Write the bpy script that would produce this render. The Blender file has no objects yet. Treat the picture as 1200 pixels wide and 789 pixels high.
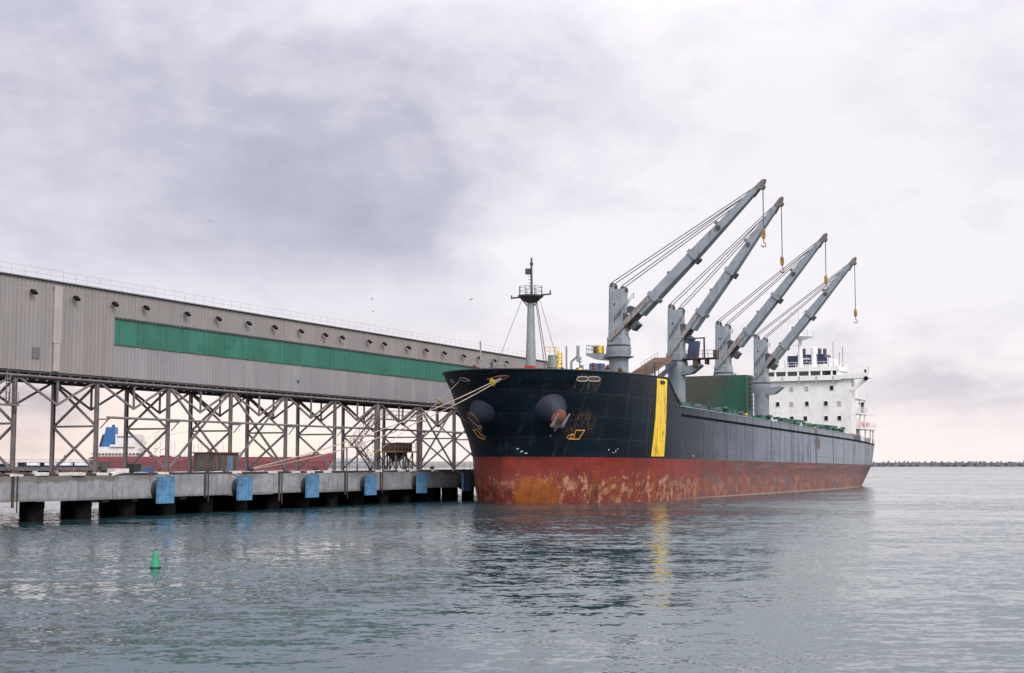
import bpy, bmesh, math, random
from mathutils import Vector, Matrix
R = math.radians
rnd = random.Random(11)
SC = bpy.context.scene
COL = SC.collection

# ------------------------------------------------------------------ camera, sky, sun, exposure
cam = bpy.data.cameras.new('camera')
cam.sensor_width = 36.0; cam.lens = 36.0 * 1667 / 1200
cam.clip_start = 0.5; cam.clip_end = 60000
co = bpy.data.objects.new('camera', cam); COL.objects.link(co)
co.location = (0, 0, 4.7); co.rotation_euler = (R(90) + math.atan(148 / 1667), 0, 0)
SC.camera = co
SC.view_settings.view_transform = 'Standard'
SC.view_settings.look = 'None'
SC.view_settings.exposure = 0.29
SC.view_settings.gamma = 1.0
SC.view_settings.use_curve_mapping = False
SC.render.engine = 'CYCLES'
SC.cycles.use_denoising = True
SC.cycles.max_bounces = 6; SC.cycles.diffuse_bounces = 3; SC.cycles.glossy_bounces = 3
SC.cycles.caustics_reflective = False; SC.cycles.caustics_refractive = False
SC.render.film_transparent = False


class NT:
    """small helper for node trees"""
    def __init__(s, tree):
        s.t = tree; s.n = tree.nodes; s.l = tree.links
    def new(s, typ, **kw):
        n = s.n.new(typ)
        for k, v in kw.items(): setattr(n, k, v)
        return n
    def put(s, sock, v):
        if v is None: return
        if isinstance(v, bpy.types.NodeSocket): s.l.new(v, sock)
        elif isinstance(v, (tuple, list)) and len(v) == 3 and sock.type == 'RGBA': sock.default_value = (*v, 1)
        else: sock.default_value = v
    def m(s, op, a, b=None, c=None, clamp=False):
        n = s.new('ShaderNodeMath', operation=op, use_clamp=clamp)
        for i, v in enumerate((a, b, c)): s.put(n.inputs[i], v)
        return n.outputs[0]
    def ramp(s, v, a, b):                  # smooth 0..1 between a and b
        n = s.new('ShaderNodeMapRange', interpolation_type='SMOOTHSTEP')
        s.put(n.inputs['Value'], v); n.inputs['From Min'].default_value = a; n.inputs['From Max'].default_value = b
        return n.outputs[0]
    def mix(s, f, a, b, mode='MIX'):
        n = s.new('ShaderNodeMix', data_type='RGBA', blend_type=mode)
        s.put(n.inputs[0], f); s.put(n.inputs[6], a); s.put(n.inputs[7], b)
        return n.outputs[2]
    def noise(s, vec, scale, detail=4, rough=0.55, out=0, dist=0.0):
        n = s.new('ShaderNodeTexNoise')
        s.put(n.inputs['Vector'], vec); n.inputs['Scale'].default_value = scale
        n.inputs['Detail'].default_value = detail; n.inputs['Roughness'].default_value = rough
        n.inputs['Distortion'].default_value = dist
        return n.outputs[out]
    def mapv(s, vec, scale, loc=(0, 0, 0), rot=(0, 0, 0)):
        n = s.new('ShaderNodeMapping'); s.put(n.inputs['Vector'], vec)
        n.inputs['Scale'].default_value = scale; n.inputs['Location'].default_value = loc; n.inputs['Rotation'].default_value = rot
        return n.outputs[0]
    def xyz(s, vec):
        n = s.new('ShaderNodeSeparateXYZ'); s.put(n.inputs[0], vec); return n.outputs
    def vec(s, x, y, z):
        n = s.new('ShaderNodeCombineXYZ')
        for i, v in enumerate((x, y, z)): s.put(n.inputs[i], v)
        return n.outputs[0]


def build_world():
    w = bpy.data.worlds.new('World'); SC.world = w; w.use_nodes = True
    k = NT(w.node_tree); k.n.clear()
    out = k.new('ShaderNodeOutputWorld'); bg = k.new('ShaderNodeBackground')
    bg.inputs['Strength'].default_value = 0.1
    k.l.new(bg.outputs[0], out.inputs[0])
    sky = k.new('ShaderNodeTexSky', sky_type='NISHITA', sun_disc=False)
    sky.sun_elevation = R(40); sky.sun_rotation = R(148); sky.dust_density = 2.0
    d = k.new('ShaderNodeTexCoord').outputs['Generated']
    x, y, z = k.xyz(d)[:3]
    az = k.m('MULTIPLY', k.m('ARCTAN2', x, y), 57.2958)
    el = k.m('ABSOLUTE', k.m('MULTIPLY', k.m('ARCSINE', z), 57.2958))
    zz = k.m('ADD', k.m('MAXIMUM', z, 0.0), 0.16)
    pv = k.vec(k.m('DIVIDE', x, zz), k.m('DIVIDE', y, zz), 0.0)
    n1 = k.noise(k.mapv(pv, (1, 1, 1), (3.1, 1.7, 0)), 1.15, 7, 0.52, dist=0.35)
    n2 = k.noise(k.mapv(d, (1, 1, 1.5), (5.3, 0.4, 2.2)), 6.5, 6, 0.5, dist=0.5)
    n3 = k.noise(k.mapv(d, (1, 1, 1.9), (1.3, 7.4, 0.2)), 17, 5, 0.55)
    wob = k.m('MULTIPLY', k.m('SUBTRACT', n2, 0.5), 9.0)
    wob2 = k.m('MULTIPLY', k.m('SUBTRACT', n3, 0.5), 3.0)
    azw = k.m('ADD', az, wob); elw = k.m('ADD', k.m('ADD', el, k.m('MULTIPLY', wob, 0.55)), wob2)
    def blob(a, e, ra, re):
        p = k.m('POWER', k.m('ABSOLUTE', k.m('DIVIDE', k.m('SUBTRACT', azw, a), ra)), 2.0)
        q = k.m('POWER', k.m('ABSOLUTE', k.m('DIVIDE', k.m('SUBTRACT', elw, e), re)), 2.0)
        return k.m('EXPONENT', k.m('MULTIPLY', k.m('ADD', p, q), -1.0))
    # overall brightness of the overcast: dimmer to the left and up, bright to the right
    f = k.m('ADD', 0.68, k.m('MULTIPLY', k.ramp(az, -20, 16), 0.22))
    f = k.m('SUBTRACT', f, k.m('MULTIPLY', k.m('MULTIPLY', k.ramp(el, 6, 20), k.ramp(az, 12, -8)), 0.16))
    for a, e, ra, re, s in BLOBS:
        f = k.m('ADD', f, k.m('MULTIPLY', blob(a, e, ra, re), s))
    f = k.m('ADD', f, k.m('MULTIPLY', k.m('SUBTRACT', n1, 0.5), 0.55))
    f = k.m('ADD', f, k.m('MULTIPLY', k.m('SUBTRACT', n2, 0.5), 0.52))
    n4 = k.noise(k.mapv(d, (1, 1, 1.6), (3.3, 1.4, 6.2)), 42, 4, 0.55, dist=0.4)
    f = k.m('ADD', f, k.m('MULTIPLY', k.m('SUBTRACT', n3, 0.5), 0.36))
    f = k.m('ADD', f, k.m('MULTIPLY', k.m('SUBTRACT', n4, 0.5), 0.16))
    back = k.ramp(k.m('MULTIPLY', y, -1.0), -0.35, 0.6)
    f = k.m('ADD', f, k.m('MULTIPLY', back, 0.30), clamp=True)
    cr = k.new('ShaderNodeValToRGB'); k.l.new(f, cr.inputs[0])
    e = cr.color_ramp.elements
    e[0].position = 0.05; e[0].color = (0.25, 0.27, 0.36, 1)
    e[1].position = 1.0; e[1].color = (0.91, 0.878, 0.922, 1)
    for p, c in ((0.30, (0.395, 0.41, 0.50)), (0.55, (0.555, 0.550, 0.655)), (0.80, (0.77, 0.742, 0.82))):
        q = e.new(p); q.color = (*c, 1)
    warm = k.m('SUBTRACT', 1.0, k.ramp(k.m('ABSOLUTE', el), 0.0, 7.0))
    col = k.mix(warm, cr.outputs[0], k.mix(1.0, cr.outputs[0], k.mix(k.ramp(az, -14, 4), (1.22, 1.06, 0.88), (1.08, 1.02, 0.95)), 'MULTIPLY'))
    scl = k.new('ShaderNodeVectorMath', operation='SCALE'); k.l.new(col, scl.inputs[0]); 
    # unseen overcast overhead and behind the viewer is brightened to light the scene
    k.put(scl.inputs['Scale'], k.m('MULTIPLY', 8.6, k.m('ADD', 1.0, k.m('ADD', k.m('MULTIPLY', k.ramp(el, 14, 34), 1.0), k.m('MULTIPLY', back, 0.55)))))
    k.put(bg.inputs['Color'], k.mix(0.96, sky.outputs[0], scl.outputs[0]))


# cloud masses: azimuth, elevation, width, height (degrees), strength
BLOBS = [(-10, 13, 12, 5.0, -0.15), (-4, 10.5, 7, 3.4, -0.10), (-18, 9.5, 6, 4, 0.05), (-2.5, 8.6, 4.0, 1.6, -0.16),
         (0.5, 8.8, 3.4, 1.3, 0.30), (3.5, 6.6, 6, 1.9, 0.24), (11, 10, 8, 6, 0.20), (17.0, 2.9, 8, 1.0, -0.32),
         (17, 6, 5, 2.2, 0.04), (12, 4.8, 4, 0.9, -0.10), (-18.3, 2.3, 2.0, 0.7, -0.42), (-13, 3.0, 10, 3.4, 0.30), (4, 1.5, 14, 2.0, 0.22),
         (-8, 18, 12, 3.5, 0.08)]
build_world()
sl = bpy.data.lights.new('sun', 'SUN'); sl.energy = 1.5; sl.angle = R(14); sl.color = (1.0, 0.95, 0.89)
so = bpy.data.objects.new('sun', sl); COL.objects.link(so); so.rotation_euler = (R(50), 0, R(32)); so.location = (60, -80, 120)


# ------------------------------------------------------------------ materials
MATS = {}
def new_mat(name):
    m = bpy.data.materials.new(name); m.use_nodes = True
    k = NT(m.node_tree); b = k.n['Principled BSDF']; MATS[name] = m
    return m, k, b

def paint(name, base, rough=0.5, var=0.25, rust=0.0, streak=0.0, dirt=0.0, scale=1.0, metal=0.0, spec=0.5, rustcol=(0.17, 0.065, 0.022)):
    """weathered coating: blotchy tone, vertical streaks, rust patches"""
    m, k, b = new_mat(name)
    oc = k.new('ShaderNodeTexCoord').outputs['Object']
    n = k.noise(k.mapv(oc, (1, 1, 1), (rnd.random() * 9, rnd.random() * 9, 0)), 0.55 * scale, 6, 0.6)
    lo = tuple(c * (1 - var) for c in base); hi = tuple(min(1, c * (1 + var * 0.8)) for c in base)
    c = k.mix(k.ramp(n, 0.3, 0.7), lo, hi)
    if streak or rust:
        s1 = k.noise(k.mapv(oc, (1, 1, 0.09), (0, 0, 3)), 2.6 * scale, 5, 0.65)
    if streak:
        c = k.mix(k.m('MULTIPLY', k.ramp(s1, 0.5, 0.74), streak), c, tuple(x * 0.35 for x in base))
    if dirt:
        n2 = k.noise(oc, 1.7 * scale, 7, 0.7)
        c = k.mix(k.m('MULTIPLY', k.ramp(n2, 0.48, 0.68), dirt), c, (0.06, 0.05, 0.042))
    if rust:
        n3 = k.noise(k.mapv(oc, (1, 1, 0.55), (4, 2, 7)), 1.1 * scale, 8, 0.72)
        rm = k.ramp(k.m('ADD', n3, k.m('MULTIPLY', k.m('SUBTRACT', s1, 0.5), 0.55)), 0.72 - 0.3 * rust, 0.86 - 0.3 * rust)
        c = k.mix(rm, c, rustcol)
    k.put(b.inputs['Base Color'], c)
    b.inputs['Roughness'].default_value = rough; b.inputs['Metallic'].default_value = metal
    b.inputs['Specular IOR Level'].default_value = spec
    fine = k.noise(oc, 9 * scale, 4, 0.6)
    bp = k.new('ShaderNodeBump'); bp.inputs['Strength'].default_value = 0.25; bp.inputs['Distance'].default_value = 0.02
    k.put(bp.inputs['Height'], fine); k.l.new(bp.outputs[0], b.inputs['Normal'])
    return m

paint('crane_grey', (0.215, 0.248, 0.280), 0.42, 0.16, 0.42, 0.45)
paint('jib_leg_paint', (0.20, 0.215, 0.225), 0.5, 0.2, 0.75, 0.45, scale=1.3)
paint('crane_dark', (0.05, 0.055, 0.065), 0.5, 0.3, 0.1)
paint('ship_white', (0.74, 0.73, 0.71), 0.45, 0.07, 0.27, 0.22, rustcol=(0.36, 0.20, 0.09))
paint('mast_grey', (0.215, 0.25, 0.25), 0.45, 0.12, 0.2, 0.2)
paint('deck_green', (0.020, 0.115, 0.075), 0.55, 0.3, 0.24, 0.3)
paint('deck_red', (0.13, 0.045, 0.032), 0.7, 0.3, 0.25)
paint('black_paint', (0.012, 0.014, 0.018), 0.5, 0.3, 0.1)
paint('rust', (0.13, 0.052, 0.022), 0.8, 0.5, 0.35, 0.2, dirt=0.5)
paint('yellow', (0.80, 0.53, 0.018), 0.45, 0.12, 0.62, 0.6, rustcol=(0.40, 0.17, 0.015))
paint('navy', (0.012, 0.020, 0.055), 0.4, 0.25, 0.1)
paint('blue_paint', (0.035, 0.085, 0.17), 0.5, 0.3, 0.32)
paint('orange', (0.62, 0.11, 0.02), 0.4, 0.15, 0.0)
paint('red_paint', (0.42, 0.025, 0.022), 0.45, 0.2, 0.0)
paint('rope', (0.36, 0.29, 0.235), 0.9, 0.25)
paint('wire', (0.05, 0.05, 0.055), 0.5, 0.1)
paint('steelwork', (0.160, 0.138, 0.136), 0.6, 0.25, 0.28, 0.3)
paint('steel_dark', (0.06, 0.058, 0.06), 0.6, 0.3, 0.3)
paint('roof_sheet', (0.12, 0.12, 0.125), 0.5, 0.2, 0.1)
paint('concrete', (0.235, 0.240, 0.256), 0.85, 0.22, 0.22, 0.65, dirt=0.35, rustcol=(0.15, 0.085, 0.04))
def quay_stain():
    k = NT(MATS['concrete'].node_tree); b = k.n['Principled BSDF']
    old = b.inputs['Base Color'].links[0].from_socket
    oc = k.new('ShaderNodeTexCoord').outputs['Object']; x, y, z = k.xyz(oc)[:3]
    n = k.noise(k.mapv(oc, (0.5, 1, 1.5)), 1.1, 7, 0.7)
    top = k.ramp(k.m('ADD', z, k.m('MULTIPLY', k.m('SUBTRACT', n, 0.5), 1.6)), 3.05, 3.35)
    along = k.m('MAXIMUM', k.m('MULTIPLY', k.ramp(x, 13.5, 15.5), k.ramp(x, 25.5, 24)), k.m('MULTIPLY', k.ramp(k.noise(k.mapv(oc, (1, 0, 0)), 0.13, 2), 0.48, 0.58), 0.7))
    c = k.mix(k.m('MULTIPLY', k.m('MULTIPLY', top, along), 0.75), old, (0.095, 0.075, 0.045))
    low = k.m('SUBTRACT', 1.0, k.ramp(k.m('ADD', z, k.m('MULTIPLY', k.m('SUBTRACT', n, 0.5), 0.7)), 1.65, 1.95))
    k.put(b.inputs['Base Color'], k.mix(k.m('MULTIPLY', low, 0.5), c, (0.06, 0.058, 0.055)))
quay_stain()
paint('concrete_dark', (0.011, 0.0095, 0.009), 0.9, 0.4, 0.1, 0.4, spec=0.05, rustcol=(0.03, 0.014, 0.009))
paint('deck_concrete', (0.20, 0.185, 0.17), 0.9, 0.25, 0.1, dirt=0.5)
paint('kerb_white', (0.58, 0.56, 0.54), 0.7, 0.12, 0.1, dirt=0.25)
paint('kerb_black', (0.03, 0.03, 0.032), 0.8, 0.3, 0.2)
paint('fender_blue', (0.075, 0.20, 0.345), 0.55, 0.3, 0.30, 0.5, dirt=0.25, scale=1.8)
paint('rubber', (0.012, 0.012, 0.013), 0.7, 0.3)
paint('hut_panel', (0.075, 0.066, 0.06), 0.8, 0.5, 0.40, 0.5, dirt=0.5, scale=1.4)
paint('hut_blue', (0.09, 0.13, 0.20), 0.7, 0.3, 0.35, 0.5, scale=1.5)
paint('tanker_red', (0.25, 0.066, 0.078), 0.55, 0.12, 0.05, 0.1)
paint('tanker_white', (0.66, 0.62, 0.60), 0.5, 0.06)
paint('tanker_blue', (0.02, 0.105, 0.28), 0.4, 0.12)
paint('far_steel', (0.44, 0.44, 0.47), 0.7, 0.1)  # pale grey stands in for distance haze on the far loading towers
paint('far_dark', (0.10, 0.105, 0.12), 0.8, 0.2)
paint('far_white', (0.66, 0.66, 0.68), 0.6, 0.1)
paint('lamp_black', (0.006, 0.006, 0.006), 0.8, 0.2, spec=0.15)
paint('pilaster', (0.34, 0.315, 0.285), 0.6, 0.08, 0.12, 0.3)
paint('navy_blue', (0.02, 0.042, 0.10), 0.5, 0.3, 0.3, 0.2)
paint('dull_ochre', (0.24, 0.125, 0.03), 0.7, 0.3, 0.3)
paint('dead_black', (0.004, 0.004, 0.005), 0.9, 0.3, spec=0.1)
paint('hawse_red', (0.24, 0.075, 0.05), 0.7, 0.4, 0.3)
paint('patch_grey', (0.13, 0.122, 0.125), 0.7, 0.15)
paint('gear_green', (0.013, 0.095, 0.062), 0.5, 0.3, 0.2, 0.2)
paint('rust_dark', (0.055, 0.036, 0.028), 0.85, 0.5, 0.2, 0.3)
paint('bolster_paint', (0.018, 0.024, 0.040), 0.55, 0.25, 0.16, 0.35, spec=0.2)
paint('brown_planks', (0.215, 0.135, 0.10), 0.8, 0.3, 0.2, 0.2)
paint('jib_steel', (0.14, 0.13, 0.12), 0.6, 0.3, 0.4)
paint('hook_yellow', (0.30, 0.155, 0.025), 0.5, 0.4, 0.55, scale=2)
paint('hook_red', (0.22, 0.03, 0.03), 0.5, 0.3, 0.1)
paint('buoy_green', (0.002, 0.23, 0.10), 0.5, 0.3, 0.0, 0.5, dirt=0.35, scale=5)
paint('tetrapod', (0.085, 0.088, 0.105), 0.9, 0.45)
paint('bird_grey', (0.10, 0.10, 0.11), 0.8, 0.1)
paint('mark_orange', (0.62, 0.30, 0.05), 0.6, 0.15, 0.1)
paint('galv', (0.36, 0.35, 0.36), 0.55, 0.1)

def glass(name, col):
    m, k, b = new_mat(name)
    b.inputs['Base Color'].default_value = (*col, 1); b.inputs['Roughness'].default_value = 0.08
glass('window_glass', (0.010, 0.016, 0.019)); glass('lamp_lens', (0.04, 0.04, 0.04))

def cladding(name, base, rust):
    m, k, b = new_mat(name)
    oc = k.new('ShaderNodeTexCoord').outputs['Object']
    x, y, z = k.xyz(oc)[:3]
    # each sheet about a metre wide has its own tone
    sheet = k.new('ShaderNodeTexWhiteNoise', noise_dimensions='1D'); k.put(sheet.inputs['W'], k.m('FLOOR', k.m('DIVIDE', x, 1.5)))
    c = k.mix(sheet.outputs[0], tuple(v * 0.90 for v in base), tuple(v * 1.07 for v in base))
    n = k.noise(k.mapv(oc, (1, 1, 1.6)), 0.16, 5, 0.6)
    c = k.mix(k.m('MULTIPLY', k.ramp(n, 0.36, 0.66), 0.45), c, (base[0] * 0.80, base[1] * 0.82, base[2] * 0.93))
    s = k.noise(k.mapv(oc, (1, 1, 0.05)), 2.2, 5, 0.7)
    c = k.mix(k.m('MULTIPLY', k.ramp(s, 0.50, 0.75), 0.55), c, tuple(v * 0.55 for v in base))
    if rust:
        zt = k.ramp(z, 15.0, 15.9)
        rn = k.noise(k.mapv(oc, (1, 1, 0.5)), 0.9, 7, 0.7)
        rm = k.ramp(k.m('ADD', rn, k.m('MULTIPLY', k.m('SUBTRACT', zt, 1.0), 0.5)), 0.45, 0.62)
        c = k.mix(k.m('MULTIPLY', rm, 0.8), c, (0.20, 0.10, 0.045))
    k.put(b.inputs['Base Color'], c); b.inputs['Roughness'].default_value = 0.5
    return m
cladding('cladding', (0.245, 0.222, 0.208), False)
cladding('cladding_low', (0.245, 0.232, 0.24), True)

def shutter_mat():
    m, k, b = new_mat('shutter_green')
    oc = k.new('ShaderNodeTexCoord').outputs['Object']
    x, y, z = k.xyz(oc)[:3]
    base = (0.035, 0.235, 0.15)
    sheet = k.new('ShaderNodeTexWhiteNoise', noise_dimensions='1D'); k.put(sheet.inputs['W'], k.m('FLOOR', k.m('DIVIDE', x, 3.5)))
    c = k.mix(sheet.outputs[0], (0.016, 0.118, 0.082), (0.023, 0.152, 0.106))
    n = k.noise(k.mapv(oc, (0.8, 1, 0.5)), 0.8, 6, 0.65)
    n2 = k.noise(oc, 0.09, 3, 0.5)
    pm = k.ramp(k.m('ADD', n, k.m('MULTIPLY', k.m('SUBTRACT', n2, 0.5), 0.7)), 0.57, 0.64)
    c = k.mix(k.m('MULTIPLY', pm, 0.8), c, (0.010, 0.105, 0.065))
    s = k.noise(k.mapv(oc, (1, 1, 0.08)), 3.0, 4, 0.65)
    c = k.mix(k.m('MULTIPLY', k.ramp(s, 0.52, 0.72), 0.45), c, (0.012, 0.11, 0.07))
    fr = k.m('FRACT', k.m('DIVIDE', x, 3.5))
    c = k.mix(k.m('LESS_THAN', fr, 0.03), c, (0.01, 0.07, 0.045))
    k.put(b.inputs['Base Color'], c); b.inputs['Roughness'].default_value = 0.45
shutter_mat()

def hull_mat():
    m, k, b = new_mat('hull_paint')
    oc = k.new('ShaderNodeTexCoord').outputs['Object']
    s, w, z = k.xyz(oc)[:3]
    # ---- upper side: black at the bow, blending to mottled grey along the hold
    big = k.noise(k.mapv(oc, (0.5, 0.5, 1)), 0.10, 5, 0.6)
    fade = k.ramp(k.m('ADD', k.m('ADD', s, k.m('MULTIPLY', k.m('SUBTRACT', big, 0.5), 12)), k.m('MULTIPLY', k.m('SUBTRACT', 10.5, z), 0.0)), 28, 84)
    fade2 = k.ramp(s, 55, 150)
    strk = k.noise(k.mapv(oc, (1, 1, 0.05)), 0.9, 7, 0.68)
    strk2 = k.noise(k.mapv(oc, (1, 1, 0.03), (7, 3, 1)), 2.8, 5, 0.7)
    mott = k.noise(k.mapv(oc, (0.6, 0.6, 1.2)), 0.35, 7, 0.65)
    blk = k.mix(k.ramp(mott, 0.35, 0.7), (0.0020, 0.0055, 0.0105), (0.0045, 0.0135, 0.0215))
    blk = k.mix(k.m('MULTIPLY', k.ramp(strk, 0.54, 0.66), 0.30), blk, (0.05, 0.055, 0.06))
    scr = k.noise(k.mapv(oc, (1, 1, 0.35), (2, 5, 9)), 1.3, 9, 0.75)
    blk = k.mix(k.m('MULTIPLY', k.ramp(scr, 0.61, 0.68), 0.5), blk, (0.075, 0.06, 0.052))
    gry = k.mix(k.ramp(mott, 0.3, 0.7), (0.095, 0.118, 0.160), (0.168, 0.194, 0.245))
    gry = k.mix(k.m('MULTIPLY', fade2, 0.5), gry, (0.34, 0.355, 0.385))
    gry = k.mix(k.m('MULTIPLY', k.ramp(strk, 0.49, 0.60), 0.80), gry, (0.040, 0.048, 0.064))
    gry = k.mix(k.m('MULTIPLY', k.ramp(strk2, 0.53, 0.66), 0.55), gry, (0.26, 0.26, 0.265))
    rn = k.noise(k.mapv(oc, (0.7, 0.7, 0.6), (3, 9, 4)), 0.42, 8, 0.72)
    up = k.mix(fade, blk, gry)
    up = k.mix(k.m('MULTIPLY', k.ramp(rn, 0.60, 0.66), k.m('MULTIPLY', fade, 0.75)), up, (0.075, 0.045, 0.032))
    dent = k.m('ADD', k.m('POWER', k.m('DIVIDE', k.m('SUBTRACT', s, 107), 1.7), 2), k.m('POWER', k.m('DIVIDE', k.m('SUBTRACT', z, 8.0), 1.2), 2))
    dent = k.m('SUBTRACT', 1.0, k.ramp(k.m('ADD', dent, k.m('MULTIPLY', k.m('SUBTRACT', k.noise(oc, 1.4, 6, 0.7), 0.5), 5.0)), 0.5, 1.1))
    up = k.mix(k.m('MULTIPLY', dent, 0.85), up, (0.060, 0.046, 0.040))
    # plate seams
    fz = k.m('FRACT', k.m('DIVIDE', k.m('ADD', z, k.m('MULTIPLY', s, 0.019)), 2.6))
    fs = k.m('FRACT', k.m('DIVIDE', k.m('ADD', s, 5.0), 9.3))
    seam = k.m('MAXIMUM', k.m('LESS_THAN', fz, 0.022), k.m('LESS_THAN', fs, 0.010))
    up = k.mix(k.m('MULTIPLY', seam, 0.42), up, (0.045, 0.05, 0.058))
    up = k.mix(k.m('MULTIPLY', k.ramp(scr, 0.57, 0.62), k.m('MULTIPLY', fade, 0.30)), up, (0.24, 0.25, 0.26))
    run = k.m('MULTIPLY', k.m('MULTIPLY', k.ramp(s, 12.2, 13.2), k.ramp(s, 16.8, 15.2)), k.m('MULTIPLY', k.ramp(z, 7.6, 8.6), k.ramp(z, 11.4, 9.6)))
    up = k.mix(k.m('MULTIPLY', k.m('MULTIPLY', run, k.ramp(strk2, 0.46, 0.58)), 0.8), up, (0.085, 0.050, 0.030))
    nearfair = k.m('MULTIPLY', k.m('MULTIPLY', k.ramp(s, 11.2, 11.8), k.ramp(s, 15.6, 14.9)), k.m('MULTIPLY', k.ramp(z, 12.6, 13.6), k.ramp(z, 15.0, 14.6)))
    up = k.mix(k.m('MULTIPLY', k.m('MULTIPLY', nearfair, k.ramp(scr, 0.46, 0.56)), 0.55), up, (0.12, 0.085, 0.075))
    # ---- boot topping
    zb = k.m('SUBTRACT', 5.48, k.m('MULTIPLY', s, 0.0077))
    rel = k.m('DIVIDE', z, zb)                                   # 0 at the water, 1 at the paint line
    red = k.mix(k.ramp(mott, 0.3, 0.7), (0.125, 0.014, 0.010), (0.225, 0.027, 0.018))
    pale = k.mix(k.ramp(s, 30, 70), (0.170, 0.040, 0.033), (0.150, 0.052, 0.044))
    low = k.m('SUBTRACT', 1.0, k.ramp(rel, 0.42, 0.95))
    red = k.mix(k.m('MULTIPLY', low, 0.62), red, pale)
    red = k.mix(k.m('MULTIPLY', k.ramp(s, 45, 75), 0.55), red, (0.118, 0.033, 0.027))
    # scraped patches of old primer
    cn = k.noise(k.mapv(oc, (0.8, 0.8, 0.72), (6, 1, 2)), 1.15, 10, 0.80)
    cm = k.ramp(k.m('ADD', cn, k.m('MULTIPLY', k.m('SUBTRACT', low, 0.75), 0.20)), 0.545, 0.60)
    red = k.mix(k.m('MULTIPLY', cm, k.m('ADD', 0.38, k.m('MULTIPLY', k.m('MULTIPLY', k.ramp(s, 9, 16), k.ramp(s, 46, 34)), 0.42))), red, (0.42, 0.235, 0.13))
    # vertical run-off rust
    vr = k.noise(k.mapv(oc, (1, 1, 0.10), (1, 8, 3)), 0.75, 8, 0.72)
    red = k.mix(k.m('MULTIPLY', k.ramp(k.m('ADD', vr, k.m('MULTIPLY', k.m('SUBTRACT', low, 0.7), 0.14)), 0.545, 0.62), 0.75), red, (0.20, 0.047, 0.008))
    vd = k.noise(k.mapv(oc, (1, 1, 0.14), (9, 2, 5)), 1.3, 8, 0.75)
    red = k.mix(k.m('MULTIPLY', k.ramp(vd, 0.53, 0.61), 0.8), red, (0.055, 0.028, 0.022))
    gn = k.noise(k.mapv(oc, (0.4, 0.4, 0.9), (2, 2, 8)), 0.5, 7, 0.7)
    red = k.mix(k.m('MULTIPLY', k.ramp(gn, 0.52, 0.62), k.m('MULTIPLY', k.ramp(s, 33, 50), 0.75)), red, (0.060, 0.052, 0.058))
    hz = k.noise(k.mapv(oc, (0.10, 0.10, 1.5), (5, 5, 2)), 1.3, 8, 0.7)
    band = k.m('MULTIPLY', k.ramp(rel, 0.50, 0.80), k.ramp(s, 38, 62))
    red = k.mix(k.m('MULTIPLY', k.ramp(hz, 0.49, 0.54), k.m('MULTIPLY', band, 0.85)), red, (0.048, 0.026, 0.024))
    red = k.mix(k.m('MULTIPLY', k.ramp(k.m('SUBTRACT', 1.0, hz), 0.55, 0.61), k.m('MULTIPLY', band, 0.5)), red, (0.23, 0.10, 0.085))
    # orange rust round the forefoot
    q = k.m('ADD', k.m('POWER', k.m('DIVIDE', k.m('ADD', w, 3.0), 1.9), 2), k.m('POWER', k.m('DIVIDE', k.m('SUBTRACT', z, 0.9), 2.3), 2))
    q = k.m('ADD', q, k.m('MULTIPLY', k.m('GREATER_THAN', s, 17), 9.0))
    q2 = k.m('ADD', q, k.m('MULTIPLY', k.m('SUBTRACT', scr, 0.5), 2.6))
    om = k.m('SUBTRACT', 1.0, k.ramp(q2, 0.35, 1.5))
    red = k.mix(k.m('MULTIPLY', om, 0.78), red, k.mix(k.ramp(scr, 0.35, 0.65), (0.34, 0.095, 0.008), (0.15, 0.045, 0.014)))
    # pale tide line
    red = k.mix(k.m('MULTIPLY', k.m('MULTIPLY', k.m('SUBTRACT', 1.0, k.ramp(z, 0.06, 0.22)), k.ramp(s, 30, 60)), 0.6), red, (0.36, 0.30, 0.27))
    edge = k.m('ADD', zb, k.m('MULTIPLY', k.m('SUBTRACT', scr, 0.5), 0.12))
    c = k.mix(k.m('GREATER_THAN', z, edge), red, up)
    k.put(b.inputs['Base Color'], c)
    rgh = k.m('ADD', 0.36, k.m('MULTIPLY', mott, 0.25))
    k.put(b.inputs['Roughness'], rgh); k.put(b.inputs['Specular IOR Level'], k.m('ADD', 0.16, k.m('MULTIPLY', k.m('MAXIMUM', fade, k.m('MULTIPLY', k.m('LESS_THAN', z, zb), 0.3)), 0.30)))
    bp = k.new('ShaderNodeBump'); bp.inputs['Strength'].default_value = 0.35; bp.inputs['Distance'].default_value = 0.05
    buck = k.m('MULTIPLY', k.m('ABSOLUTE', k.m('SINE', k.m('MULTIPLY', s, 3.4))), k.m('ABSOLUTE', k.m('SINE', k.m('MULTIPLY', z, 1.21))))
    k.put(bp.inputs['Height'], k.m('ADD', k.m('ADD', mott, k.m('MULTIPLY', seam, -0.3)), k.m('MULTIPLY', buck, k.m('MULTIPLY', strk, 0.9)))); k.l.new(bp.outputs[0], b.inputs['Normal'])
hull_mat()

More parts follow.
